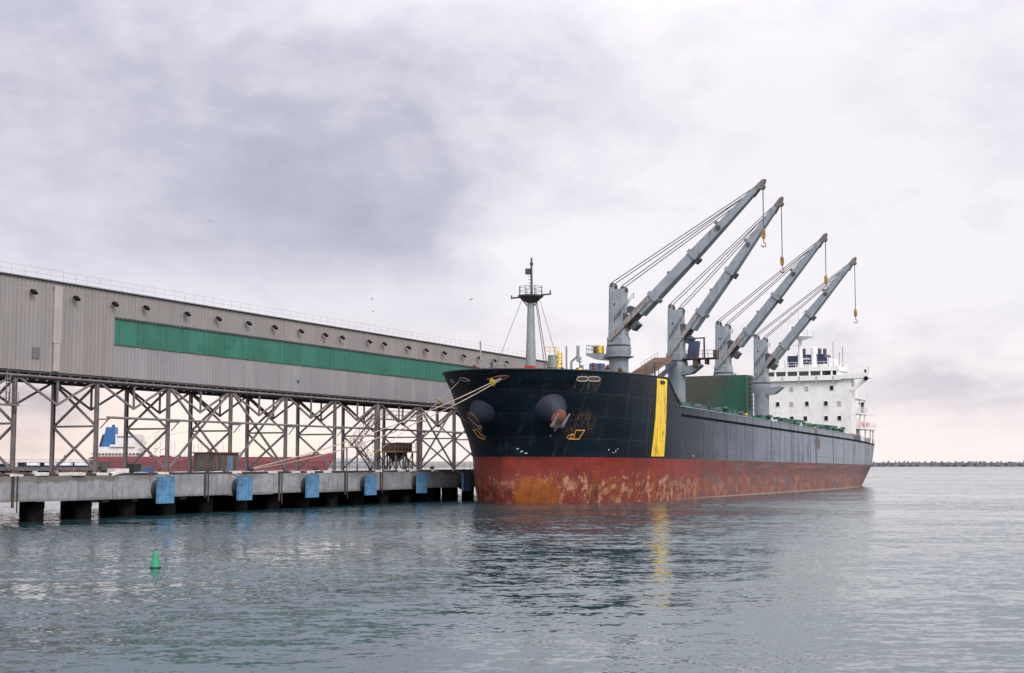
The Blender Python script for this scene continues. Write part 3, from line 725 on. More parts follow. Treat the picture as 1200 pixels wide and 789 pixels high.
MB().box(-2.4, -0.6, 0, 0.9, 0, 0.55).build('pale_bale', 'kerb_white', tk); MB().box(0.1, 1.0, 0, 0.8, 0, 0.95).build('box', 'black_paint', tk); MB().box(1.1, 2.9, 0.1, 1.0, 0, 0.65).build('drum_rack', 'blue_paint', tk)

# ------------------------------------------------------------------ far side of the harbour, seen under the gallery
tk = thing('red_tanker', 'distant ship with a long faded red hull seen through the trestle', 'ship', (-236, 800, 0), 0.0)
Lk = 136
top = [(0, 7.0), (2.5, 8.0), (8, 8.2), (118, 7.9), (124, 9.4), (137.5, 10.0)]
vs = []; n = len(top)
def hbk(x): return 0.3 + 10 * min(1, max(0, (138 - x) / 26)) ** 0.6 * min(1, 0.55 + x / 20)
prof = [(p, 1) for p in top]
fs = []
for (x, z) in top:
    w_ = hbk(x); xb = x if x < 130 else 132
    vs += [(xb, -w_ * 0.9, -0.5), (x, -w_, z), (x, w_, z), (xb, w_ * 0.9, -0.5)]
for i in range(n - 1):
    a = i * 4; b = a + 4
    fs += [(a, b, b + 1, a + 1), (a + 1, b + 1, b + 2, a + 2), (a + 2, b + 2, b + 3, a + 3)]
fs += [(0, 1, 2, 3), (4 * n - 4, 4 * n - 1, 4 * n - 2, 4 * n - 3)]
MB().add(vs, fs).build('hull', 'tanker_red', tk)
MB().box(4, 28, -8, 8, 8.21, 13.5).box(13, 27, -9, 9, 13.5, 14.8).box(16, 27, -9, 9, 14.8, 20.5).build('superstructure', 'tanker_white', tk)
q = MB(); poly = [(6.5, 13.51), (9.0, 24.6), (14.0, 24.6), (14.6, 13.51)]
q.prism(poly, -3, 3, lambda a, y, b: (a, y, b)); q.tube((12.2, -1, 24.6), (12.4, -1, 26.0), 0.7).tube((12.2, 1, 24.6), (12.4, 1, 26.0), 0.7)
q.build('funnel', 'tanker_blue', tk)
MB().prism([(5.2, 13.52), (7.0, 20.5), (8.2, 20.5), (6.6, 13.52)], -3.2, 3.2).build('funnel_casing', 'navy', tk)
q = MB()
for i in range(14): q.box(3 + i * 1.9, 4 + i * 1.9, -9.3, 9.3, 9.3, 10.0)
q.box(17, 27, -9.05, -9.0, 18.6, 19.4); q.build('window', 'far_dark', tk)
q = MB()
for x in (22, 30, 36): q.tube((x, 0, 8), (x, 0, 28 - (x - 22) * 0.4), 0.35, 0.2, n=6)
for i in range(26):
    x = 28 + rnd.random() * 12; z = 9 + rnd.random() * 14; q.bar((x, rnd.uniform(-6, 6), z), (x + rnd.uniform(-6, 6), rnd.uniform(-6, 6), z + rnd.uniform(-4, 4)), 0.3)
q.bar((30, -2, 19), (55, -2, 22), 0.5).bar((36, 0, 17), (50, 0, 22), 0.4)
q.build('lattice_mast', 'tanker_white', tk)
q = MB().rail([(40, -9.5, 8), (118, -9.9, 7.95)], 1.2, 0.08, 5, 2).rail([(121, -5, 9.5), (137, -0.5, 10)], 1.3, 0.08, 3, 2)
q.tube((128, 0, 9.5), (128, 0, 17), 0.25).tube((128, -2, 14), (128, 2, 14), 0.15)
q.build('deck_railing', 'tanker_white', tk)
# far jetty with its roofed pipe bridge
jt = thing('far_jetty', 'distant low jetty with a pale roofed pipe bridge at the left horizon', 'jetty', (0, 0, 0))
MB().box(-215, -153, 520, 536, 1.8, 3.2).build('deck', 'far_dark', jt)
q = MB()
for i in range(8): q.box(-213 + i * 8, -211.5 + i * 8, 521, 535, -1, 1.79)
q.build('pier_leg', 'far_dark', jt)
q = MB().box(-215, -155, 524, 530, 5.75, 6.1).box(-215, -155, 524, 530, 4.75, 4.95)
for i in range(30): q.bar((-215 + i * 2, 524, 4.95), (-214 + i * 2, 524, 5.75), 0.16).bar((-214 + i * 2, 524, 5.75), (-213 + i * 2, 524, 4.95), 0.16)
q.build('pipe_bridge', 'far_steel', jt)
MB().box(-182, -150, 526, 534, 3.21, 4.74).box(-212, -186, 527, 533, 3.21, 4.3).build('shed', 'steel_dark', jt)
MB().tube((-164, 523, 3.2), (-164, 523, 7.6), 0.22, n=6).build('post', 'far_dark', jt)
lr = None
for i, x in enumerate((-177.0, -170.5, -165.0, -159.5)):
    if lr is None:
        lr = l0 = thing('parked_lorry', '', 'lorry', (x, 520.9, 3.21), 0, 'white lorries on the far jetty')
        MB().box(0, 3.1, -0.1, 1.8, 0.5, 1.9).build('cargo_body', 'far_white', lr); MB().box(3.15, 4.3, 0, 1.7, 0.45, 1.45).build('cab', 'far_white', lr)
        for q_ in (0.6, 2.2, 3.6): MB().tube((q_, -0.12, 0.32), (q_, 1.8, 0.32), 0.32, n=10).build('wheel', 'rubber', lr)
    else:
        lr = copy_tree(l0); lr.location = (x, 520.9, 3.21)
    lr['label'] = ['leftmost tiny white lorry on the far jetty', 'second tiny white lorry from the left on the far jetty', 'third tiny white lorry from the left on the far jetty', 'rightmost tiny white lorry on the far jetty'][i]
fy = thing('far_loading_quay', 'hazy distant quay with pale pipework behind the red ship', 'quay', (0, 0, 0))
q = MB().box(-400, -110, 1500, 1530, 0.5, 9.6); q.build('quay_wall', 'far_steel', fy)
q = MB()
for i in range(60):
    x = -385 + rnd.random() * 90; q.box(x, x + rnd.uniform(1, 6), 1498, 1499.8, 9.7, 9.7 + rnd.uniform(0.5, 3.5))
q.build('pipework', 'far_white', fy)
la = None; k = 0
for x in (-384, -377, -372, -366, -361, -357, -346, -341, -337, -332, -329, -322, -312, -306):
    hh = rnd.uniform(0.8, 1.15)
    if la is None:
        la = l0 = thing('loading_tower', 'thin pale grey loading tower standing on the hazy far quay behind the red ship', 'loading tower', (x, 1510, 9.6), 0, 'loading towers on the far quay')
        MB().tube((0, 0, 0), (0, 0, 16), 0.45, 0.3, n=6).build('riser', 'far_steel', la)
        MB().bar((0, 0, 15), (-2.2, 0, 20), 0.5, 0.5, 0.25, 0.25).bar((0, 0, 15.5), (1.6, 0, 6), 0.4, 0.4, 0.3, 0.3).build('boom', 'far_steel', la)
    else: la = copy_tree(l0); la.location = (x, 1510, 9.6)
    la.scale = (1, 1, hh)

# ------------------------------------------------------------------ the cargo ship (x aft, y to starboard)
X0, Y0 = -5.3692, 156.0; SAg = math.atan2(0.8944, 0.4472)
def SW(s, w, z): return Vector((X0 + 0.4472 * s + 0.8944 * w, Y0 + 0.8944 * s - 0.4472 * w, z))
def L(s, w, z): return (s, -w, z)
ship = thing('cargo_ship', 'large bulk carrier with black and grey hull, red underside and four grey deck cranes', 'ship', (X0, Y0, 0), SAg)
HB = 11.6
def lerp_tab(x, xs, ys):
    if x <= xs[0]: return ys[0]
    for i in range(1, len(xs)):
        if x <= xs[i]: q = (x - xs[i - 1]) / (xs[i] - xs[i - 1]); return ys[i - 1] + (ys[i] - ys[i - 1]) * q
    return ys[-1]
def s_stem(z): return lerp_tab(z, (-1.5, 0, 2.0, 5.3, 7.5, 9.4, 11.5, 13, 15, 16), (10.9, 10.4, 9.9, 9.9, 9.0, 7.7, 6.45, 5.7, 4.0, 3.2))
def s_end(z): return lerp_tab(z, (-1.5, 0, 4.3, 10), (156.5, 158, 161, 163))
def w_end(z): return lerp_tab(z, (-1.5, 0, 4.3, 10), (6.6, 7.4, 8.9, 9.3))
def hw(s, z):
    if s > 118:
        k = min(1, (s - 118) / (s_end(z) - 118)); return HB - (HB - w_end(z)) * k ** 2.2
    k = min(1.1, max(0, z / 15)); Le = 28 - 4 * k; p = 2.2 + .1 * k; q = .6 - .1 * k
    t = min(1, max(0, (s - s_stem(z)) / Le)); return HB * (1 - (1 - t) ** p) ** q
def zd(s): return 11.65 - 0.01963 * s
def ztop(s):
    if s <= 33.1: return 15.15 + 0.01 * (s - 4)
    if s <= 37.5: return 15.44 + (12.02 - 15.44) * (s - 33.1) / 4.4
    if 135.2 <= s <= 145.8 or s >= 157.2: return zd(s) + 0.06
    return 12.02 - 0.02117 * (s - 37.5)
def surf(s, z, side=1, off=0.0):
    """point on the hull plating with its outward normal (ship frame)"""
    e = 0.05
    def P(a, b): return Vector(L(a, side * hw(a, b), b))
    ds = P(s + e, z) - P(s - e, z); dz = P(s, z + e) - P(s, z - e)
    n = ds.cross(dz).normalized()
    if n.y * -side < 0: n = -n
    return P(s, z) + n * off, n
sn = [4 + 29.1 * (i / 44) ** 1.9 for i in range(45)] + [34, 35, 36, 37, 37.5] + [38 + i * 4.0 for i in range(24)] + [132, 134.8, 135.2, 137, 140, 143, 145.8, 146.2, 149, 152, 155, 156.8, 157.2, 159, 161, 163]
NV = 30
vs = []; fs = []; idx = {}
for side in (1, -1):
    for i, a in enumerate(sn):
        zt = ztop(a); fr = (a - 4) / 159.0
        for j in range(NV + 1):
            z = -1.2 + (zt + 1.2) * j / NV; s0 = s_stem(z); s_ = s0 + fr * (s_end(z) - s0)
            if j == NV: s_ = a if a > 6 else s_
            idx[side, i, j] = len(vs); vs.append(L(s_, side * (0 if i == 0 else hw(s_, z)), z))
    for i in range(len(sn) - 1):
        for j in range(NV): fs.append((idx[side, i, j], idx[side, i + 1, j], idx[side, i + 1, j + 1], idx[side, i, j + 1]))
ie = len(sn) - 1
for j in range(NV): fs.append((idx[1, ie, j], idx[-1, ie, j], idx[-1, ie, j + 1], idx[1, ie, j + 1]))
me = MB().add(vs, fs)
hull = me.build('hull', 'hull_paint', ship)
bm = bmesh.new(); bm.from_mesh(hull.data); bmesh.ops.remove_doubles(bm, verts=bm.verts, dist=0.004); bmesh.ops.recalc_face_normals(bm, faces=bm.faces); bm.to_mesh(hull.data); bm.free()
# decks
def deck(a, b, zf, n, inset=0.06):
    q = MB(); v = []; f = []
    for i in range(n + 1):
        s_ = a + (b - a) * i / n; z = zf(s_); w = max(0.05, hw(s_, z) - inset)
        v += [L(s_, w, z), L(s_, -w, z), L(s_, w, z - 0.15), L(s_, -w, z - 0.15)]
    for i in range(n):
        k = i * 4; f += [(k, k + 1, k + 5, k + 4), (k + 2, k + 6, k + 7, k + 3)]
    f += [(0, 2, 3, 1), (n * 4, n * 4 + 1, n * 4 + 3, n * 4 + 2)]
    return q.add(v, f)
deck(6.2, 34.0, lambda s_: 14.0, 30).build('forecastle_deck', 'deck_red', ship)
MB().box(34.0, 34.25, -11.0, 11.0, 10.6, 14.0).build('forecastle_bulkhead', 'crane_grey', ship)
deck(34.3, 162.8, lambda s_: zd(s_) - 0.02, 60).build('main_deck', 'deck_red', ship)
# cap rail, black strip imitating the dark slot under the bulwark
for side in (1, -1):
    q = MB(); q.path([L(a, side * (hw(a, ztop(a)) if a > 4.1 else 0.0), ztop(a) + 0.02) for a in sn[:49]], 0.10, 6); q.build('cap_rail', 'black_paint', ship)
    q = MB(); q.path([L(a, side * hw(a, ztop(a)), ztop(a) + 0.02) for a in sn[49:75]], 0.07, 6); q.build('bulwark_rail', 'crane_grey', ship)
    q = MB(); pts = [38.2 + i * 3 for i in range(42)]
    v = []; f = []
    for a in pts:
        for dz, off in ((-0.16, 0.0), (-0.16, 0.09), (0.12, 0.09), (0.12, 0.0)):
            z = zd(a) + dz; v.append(L(a, side * (hw(a, z) + off), z))
    for i in range(len(pts) - 1):
        k = i * 4; f += [(k, k + 4, k + 5, k + 1), (k + 1, k + 5, k + 6, k + 2), (k + 2, k + 6, k + 7, k + 3)]
    f += [(0, 1, 2, 3), (len(v) - 4, len(v) - 1, len(v) - 2, len(v) - 3)]
    q.add(v, f).build('dark_slot_strip', 'dead_black', ship)
# yellow band painted down the port shoulder
def shell(q, grid, side, off=0.03):
    v = []; f = []; nr = len(grid); nc = len(grid[0])
    for row in grid:
        for s_, z in row: v.append(surf(s_, z, side, off)[0])
    for i in range(nr - 1):
        for j in range(nc - 1): f.append((i * nc + j, i * nc + j + 1, (i + 1) * nc + j + 1, (i + 1) * nc + j))
    o = len(v)
    for row in grid:
        for s_, z in row: v.append(surf(s_, z, side, -0.02)[0])
    rim = [j for j in range(nc)] + [i * nc + nc - 1 for i in range(1, nr)] + [(nr - 1) * nc + j for j in range(nc - 2, -1, -1)] + [i * nc for i in range(nr - 2, 0, -1)]
    for a, b in zip(rim, rim[1:] + rim[:1]): f.append((a, b, o + b, o + a))
    return q.add(v, f)
g = []
for i in range(25):
    z = 5.50 + (15.22 - 5.50) * i / 24; a = 28.15 + 1.05 * i / 24; g.append([(a + 3.55 * j / 6, z) for j in range(7)])
yb = shell(MB(), g, 1).build('yellow_band', 'yellow', ship)
def slot(q, s_, z, ln, ht, side=1, off=0.07, r=0.09):
    """rounded chock frame standing proud of the plating"""
    pts = []
    for i in range(20):
        a = 2 * math.pi * i / 20; x = math.copysign(abs(math.cos(a)) ** 0.6, math.cos(a)) * ln / 2; y = math.copysign(abs(math.sin(a)) ** 0.6, math.sin(a)) * ht / 2
        pts.append(surf(s_ + x, z + y, side, off)[0])
    for a, b in zip(pts, pts[1:] + pts[:1]): q.tube(a, b, r, n=6, caps=True)
    return q
def plate(q, s_, z, ln, ht, side=1, off=0.05):
    return shell(q, [[(s_ + ln * (i / 4 - .5), z + ht * (j / 2 - .5)) for i in range(5)] for j in range(3)], side, off)
for s_, z, ln in ((12.3, 14.3, 1.5), (14.0, 14.36, 1.9)):
    slot(MB(), s_, z, ln, 0.5, r=0.065).build('fairlead', 'galv', ship); plate(MB(), s_, z, ln * 0.8, 0.3, 1, 0.06).build('fairlead_mouth', 'rust', ship)
for s_, z, ln in ((5.3, 14.2, 0.5), (7.0, 14.15, 0.55)):
    slot(MB(), s_, z, ln, 0.4, -1, r=0.05).build('fairlead', 'crane_grey', ship); plate(MB(), s_, z, ln * 0.8, 0.28, -1, 0.06).build('fairlead_mouth', 'black_paint', ship)
slot(MB(), 5.0, 14.25, 0.5, 0.4, 1).build('fairlead', 'rust', ship)
slot(MB(), 31.0, 14.75, 1.5, 0.35, 1, 0.06, 0.06).build('fairlead', 'black_paint', ship); plate(MB(), 31.0, 14.75, 1.4, 0.32, 1, 0.05).build('fairlead_mouth', 'black_paint', ship)
# anchor bolsters and anchors
for side, s_, z, kb in ((1, 10.5, 10.3, 0.86), (-1, 7.6, 10.1, 0.72)):
    p, n = surf(s_, z, side)
    ax = (n + Vector((0.0, -side * 0.35, -0.30))).normalized()
    bo = MB().lathe([(r_ * kb, h_ * kb) for r_, h_ in ((3.1, -1.7), (2.25, 0.1), (1.45, 1.25), (1.12, 1.75), (0.85, 1.78), (0.7, 1.5))], p + Vector((0, 0, 0.35)), ax, 28).build('anchor_bolster', 'bolster_paint', ship)
    o = p + Vector((0, 0, 0.35)) + ax * 1.8 * kb
    fw = ax.cross(Vector((0, 0, 1))).normalized(); dn = fw.cross(ax)
    if dn.z > 0: dn = -dn
    q = MB().lathe([(0.95, -0.1), (1.0, 0.05), (0.6, 0.25)], o, ax, 20); q.build('hawse_plate', 'hawse_red' if side > 0 else 'rust_dark', ship)
    an = MB().bar(o - dn * 0.3, o + dn * 0.95 + ax * 0.25, 0.42, 0.36)
    an.bar(o + dn * 1.0 + ax * 0.2 - fw * 0.85, o + dn * 1.0 + ax * 0.2 + fw * 0.85, 0.5, 0.5)
    an.build('anchor', 'rust_dark', ship)
    fk = MB()
    for sg in (-1, 1): fk.bar(o + dn * 1.0 + ax * 0.3 + fw * sg * 0.7, o - dn * 0.85 + ax * 0.75 + fw * sg * 0.78, 0.42, 0.22, 0.10, 0.10)
    fk.bar(o + dn * 1.0 + ax * 0.25, o + dn * 1.75 + ax * 0.1, 0.3, 0.2, 0.12, 0.12)
    fk.build('anchor_fluke', 'galv' if side > 0 else 'rust_dark', ship)
# bulbous bow symbol, orange outline, both bows
def outline(poly, side, r=0.05):
    q = MB(); pts = [surf(a, z, side, 0.03)[0] for a, z in poly]
    for a, b in zip(pts, pts[1:] + pts[:1]): q.tube(a, b, r, n=6)
    return q
sym = [(13.96, 8.45), (15.05, 8.47), (14.75, 7.44), (13.60, 7.43), (13.35, 7.6), (13.38, 7.86), (13.7, 8.0), (14.0, 7.95)]
outline(sym, 1).build('bulb_mark', 'mark_orange', ship)
outline([(13.62, 7.56), (13.8, 7.84), (14.12, 7.84), (14.2, 7.58)], 1, 0.03).build('bulb_mark', 'mark_orange', ship)
outline([(9.4, 8.5), (10.0, 8.5), (10.1, 7.7), (9.7, 7.4), (9.4, 7.7), (9.55, 8.0)], -1, 0.06).build('bulb_mark', 'mark_orange', ship)
# small white draught and thruster marks
q = MB()
for s_, z, a, b in ((19.4, 6.25, .22, .3), (20.6, 6.1, .15, .5), (20.9, 6.35, .3, .12), (20.2, 5.9, .3, .12), (10.2, 6.0, .2, .3), (10.5, 5.8, .3, .2), (9.9, 6.3, .2, .2), (11.6, 7.8, .12, .3), (42.4, 5.6, .3, .4)):
    plate(q, s_, z, a * 0.55, b * 0.6, 1, 0.025)
q.build('draught_mark', 'kerb_white', ship)
for s_, z, a, b in ((135.5, 6.8, .4, 1.3), (136.2, 7.7, .3, .6)): plate(MB(), s_, z, a, b, 1, 0.02).build('rust_scar', 'rust', ship)

# forecastle: mast, winches, vents
fm = MB().lathe([(0.66, 14.0), (0.62, 17.0), (0.40, 24.0), (0.38, 24.6)], L(17.1, 0, 0), n=20).build('foremast', 'mast_grey', ship)
q = MB().lathe([(0.35, 23.9), (1.55, 24.72), (1.6, 24.9), (0.3, 24.92)], L(17.1, 0, 0), n=12)
q.tube(L(17.1, -2.7, 24.7), L(17.1, 2.7, 24.95), 0.10, n=6).tube(L(17.1, 2.6, 24.9), L(17.1, 2.6, 25.4), 0.09).tube(L(17.1, -2.6, 24.6), L(17.1, -2.6, 25.05), 0.09)
q.bar(L(17.1, 1.4, 24.7), L(17.1, 0.4, 23.6), 0.12).bar(L(17.1, -1.4, 24.7), L(17.1, -0.4, 23.6), 0.12)
q.build('crosstree', 'crane_dark', fm)
ring = [L(17.1 + 1.45 * math.cos(a * math.pi / 4), 1.45 * math.sin(a * math.pi / 4), 24.92) for a in range(9)]
MB().rail(ring, 1.05, 0.045, 1.2, 2).build('railing', 'mast_grey', fm)
q = MB().tube(L(17.1, 0.1, 24.9), L(17.1, 0.1, 29.5), 0.17, 0.12, n=8).bar(L(17.1, -0.35, 27.5), L(17.1, -0.35, 28.2), 0.6, 0.45)
for i in range(7): q.bar(L(17.1, -0.4, 25.6 + i * 0.42), L(17.1, 0.1, 25.6 + i * 0.42), 0.05)
q.box(16.9, 17.3, -0.25, 0.05, 28.6, 28.9); q.build('light_pole', 'crane_dark', fm)
q = MB().tube(L(17.1, -1.1, 24.7), L(13.0, -3.0, 15.2), 0.03, n=5).tube(L(17.1, 1.1, 24.7), L(19.0, 3.2, 15.2), 0.03, n=5).tube(L(17.1, 0.6, 24.5), L(18.0, 1.6, 15.2), 0.05, n=5).tube(L(17.1, 0.75, 24.5), L(18.1, 1.9, 15.2), 0.05, n=5)
q.build('stay', 'wire', fm)
q = MB().lathe([(0.58, 14.0), (0.58, 16.2), (0.66, 16.25), (0.66, 16.4), (0.58, 16.45), (0.58, 17.75), (0.5, 17.8)], L(20, 1.55, 0), n=16); q.build('vent_post', 'mast_grey', ship)
MB().rail([L(19.2, 0.9, 17.8), L(19.2, 2.2, 17.8), L(20.6, 2.2, 17.8)], 0.9, 0.04, 0.7, 2).build('vent_railing', 'yellow', ship)
q = MB().bar(L(20.4, 2.1, 14.0), L(20.4, 2.1, 18.2), 0.14).bar(L(20.4, 2.6, 14.0), L(20.4, 2.6, 18.2), 0.14)
for i in range(10): q.bar(L(20.4, 2.1, 14.3 + i * 0.4), L(20.4, 2.6, 14.3 + i * 0.4), 0.12)
q.build('ladder', 'yellow', ship)
q = MB().tube(L(21, 3.6, 14), L(21, 3.6, 17.0), 0.16).bar(L(21, 3.6, 17.0), L(21, 4.4, 17.6), 0.2).tube(L(21, 4.5, 17.0), L(21, 4.5, 18.9), 0.22, n=8).tube(L(21, 2.95, 16), L(21, 2.95, 18.9), 0.12).tube(L(22, 4.6, 14), L(22, 4.6, 16.6), 0.2).tube(L(22.5, 5.1, 14), L(22.5, 5.1, 16.1), 0.25)
q.build('davit', 'mast_grey', ship)
q = MB()
for w in (-5.2, -2.2, 3.4, 6.6):
    s_ = 15 + abs(w) * 0.5
    q.tube(L(s_, w - 0.9, 15.1), L(s_, w + 0.9, 15.1), 0.72, n=14); q.tube(L(s_, w - 1.0, 15.1), L(s_, w - 0.88, 15.1), 0.95, n=14); q.tube(L(s_, w + 0.88, 15.1), L(s_, w + 1.0, 15.1), 0.95, n=14); q.box(s_ - .8, s_ + .8, -w - 1.2, -w + 1.2, 14.0, 14.7)
q.build('windlass', 'crane_dark', ship)
q = MB().tube(L(9.0, -2.6, 15.0), L(9.0, -2.6, 18.8), 0.10, n=6).bar(L(9.0, -2.6, 16.7), L(9.0, -1.6, 16.3), 0.12).bar(L(9, -1.6, 16.7), L(9, -1.6, 16.0), 0.1); q.build('jackstaff', 'mast_grey', ship)
for s_, w, z1_, mt in ((18.5, 3.0, 16.9, 'yellow'), (22.2, 4.2, 17.3, 'mast_grey'), (23.0, 5.6, 16.6, 'crane_dark'), (25.0, 5.0, 16.4, 'rust'), (26.0, 6.2, 16.2, 'yellow'), (28.0, 4.4, 16.9, 'crane_dark'), (13.0, -3.2, 16.3, 'crane_dark'), (12.0, -5.0, 16.0, 'rust')):
    MB().tube(L(s_, w, 14.0), L(s_, w, z1_), 0.09, n=6).bar(L(s_, w - 0.35, z1_ - 0.25), L(s_, w + 0.35, z1_ - 0.25), 0.09).box(s_ - .16, s_ + .16, -w - .16, -w + .16, z1_, z1_ + 0.3).build('deck_fitting', mt, ship)
MB().rail([L(24.0, 2.0, 14.0), L(29.0, 3.5, 14.0)], 2.2, 0.035, 1.2, 3).build('deck_railing', 'rust', ship)
MB().box(14.5, 15.3, -1.5, -0.4, 15.2, 16.2).build('fire_box', 'red_paint', ship)
MB().rail([L(5.3, 1.0, 15.2), L(6.2, 2.6, 15.2)], 1.3, 0.035, 0.9, 2).build('bow_railing', 'mast_grey', ship)
MB().lathe([(0.36, 0), (0.42, 0.3), (0.2, 0.6)], L(17.5, 6.3, 15.3), n=10).build('yellow_bin', 'yellow', ship)
q = MB()
for s_, w, h in ((19, 7.4, 1.7), (21, 8.2, 1.5), (17, 5.4, 1.3), (23.5, 8.8, 1.9), (25.5, 8.4, 1.6), (24, 7.0, 2.3), (27, 7.5, 1.7)):
    q.tube(L(s_, w, 14), L(s_, w, 14 + h), 0.2, n=8); q.tube(L(s_, w, 14 + h), L(s_, w + .35, 14 + h + .15), 0.3, n=8)
q.build('mushroom_vent', 'rust', ship)
MB().box(34.5, 35.9, -1.8, -0.1, 10.9, 17.7).build('deck_store', 'blue_paint', ship)
MB().bar(L(29.5, 2.2, 15.4), L(24.5, 3.8, 15.8), 0.3, 0.35).bar(L(30.5, 3.4, 16.2), L(28.5, 2.0, 15.6), 0.4, 0.5).build('deck_pipe', 'deck_red', ship)

# hatch coamings, folded covers, gear along the port rail
q = MB()
for a, b in ((38.5, 42.0), (48.5, 64.8), (71.8, 87.8), (94.4, 109.6), (116.2, 133.0)):
    z0 = zd((a + b) / 2) - 0.35
    q.box(a, b, -8.6, 8.6, z0, z0 + 2.35)
    x = a + 0.6
    while x < b: q.box(x, x + 0.14, -9.0, 9.0, z0, z0 + 2.1); x += 1.9
q.build('hatch_coaming', 'deck_green', ship)
q = MB()
for a, b in ((94.8, 109.2), (116.6, 132.6)):
    z0 = zd((a + b) / 2) + 2.0; n = 4
    for i in range(n): x = a + (b - a) * i / n; q.box(x + .06, x + (b - a) / n - .06, -8.9, 8.9, z0 + 0.02, z0 + 0.45)
q.build('hatch_cover', 'deck_green', ship)
q = MB()
for i in range(4): q.box(82.6 + i * 0.95, 83.4 + i * 0.95, -6.5, 4.6, zd(84) + 2.2, 18.72 + 0.02 * i)
o = q.build('folded_hatch_cover', 'hatch_green', ship)
q = MB().box(82.2, 82.4, -7.4, -6.95, 13, 18.4)
for i in range(8): q.box(82.1, 82.3, -7.9, -7.0, 13 + i * 0.7, 13.1 + i * 0.7)
q.build('cover_ladder', 'crane_dark', ship)
# rust brown cover panels leaning up to the second crane
q = MB().bar(L(51.0, 0.6, 17.0), L(65.6, -1.2, 20.3), 3.0, 0.22); q.build('leaning_hatch_cover', 'brown_planks', ship)
q = MB()
for i in range(20):
    k = i / 19; s_ = 51.0 + 14.6 * k; z = 17.0 + 3.3 * k; w = 0.6 - 1.8 * k; q.box(s_ - 0.07, s_ + 0.07, -w - 1.5, -w + 1.5, z + 0.112, z + 0.30)
q.build('cover_stiffener', 'brown_planks', ship)
MB().bar(L(52.5, 2.3, 16.2), L(66.0, 0.75, 19.7), 0.3, 0.7).build('cover_arm', 'navy', ship)
MB().rail([L(55, -0.6, 18.2), L(65.4, -2.0, 20.5)], 0.9, 0.035, 2.2, 2).build('cover_railing', 'crane_grey', ship)
q = MB().rail([L(47.2, 3.2, 15.5), L(51, 3.6, 15.5)], 2.6, 0.06, 1.6, 2).bar(L(50, 3.4, 12), L(50, 3.4, 18.8), 0.2).bar(L(50, 3.4, 18.7), L(58, 3.0, 18.9), 0.12); q.build('walkway_frame', 'crane_dark', ship)
x = 38.9
while x < 134.5:
    z0 = zd(x); w = 9.6 + rnd.random() * 0.9; k = rnd.random(); h = rnd.uniform(1.35, 2.15); ln = rnd.uniform(0.6, 2.0)
    if k < 0.36: MB().box(x, x + ln, -w, -w + 0.8, z0, z0 + h).box(x - 0.08, x + ln + 0.08, -w - 0.08, -w + 0.88, z0 + h + 0.002, z0 + h + 0.1).build('vent_box', 'gear_green', ship)
    elif k < 0.52: MB().lathe([(0.25, 0), (0.25, h - .2), (0.55, h - .1), (0.55, h + .15), (0.2, h + .3)], L(x + .5, w, z0), n=10).build('deck_vent', 'gear_green', ship)
    elif k < 0.70: MB().box(x, x + ln * 0.5, -w, -w + 0.5, z0, z0 + h * 0.95).build('deck_locker', 'ship_white', ship)
    elif k < 0.95: MB().tube(L(x + .6, w - .6, z0 + h - .55), L(x + .6, w + .3, z0 + h - .55), 0.55, n=12).box(x + .1, x + 1.1, -w - .2, -w + .5, z0, z0 + h - .6).build('winch', 'crane_dark', ship)
    else: MB().tube(L(x, w, z0), L(x, w, z0 + h), 0.22, n=8).build('hydrant', 'yellow', ship)
    x += ln + rnd.uniform(0.1, 1.0)
MB().box(38.3, 42.5, -10.8, -9.4, zd(40), zd(40) + 1.8).build('vent_box', 'gear_green', ship)
MB().path([L(40.0 + i * 0.5, 8.6 + 0.3 * math.sin(i), zd(40) + 2.2 + 0.5 * math.sin(i * .8) * (i < 5)) for i in range(9)], 0.3).build('rope_heap', 'yellow', ship)
q = MB().box(88.0, 93.5, -10.4, -8.9, zd(90), zd(90) + 1.6); q.build('winch', 'crane_dark', ship)

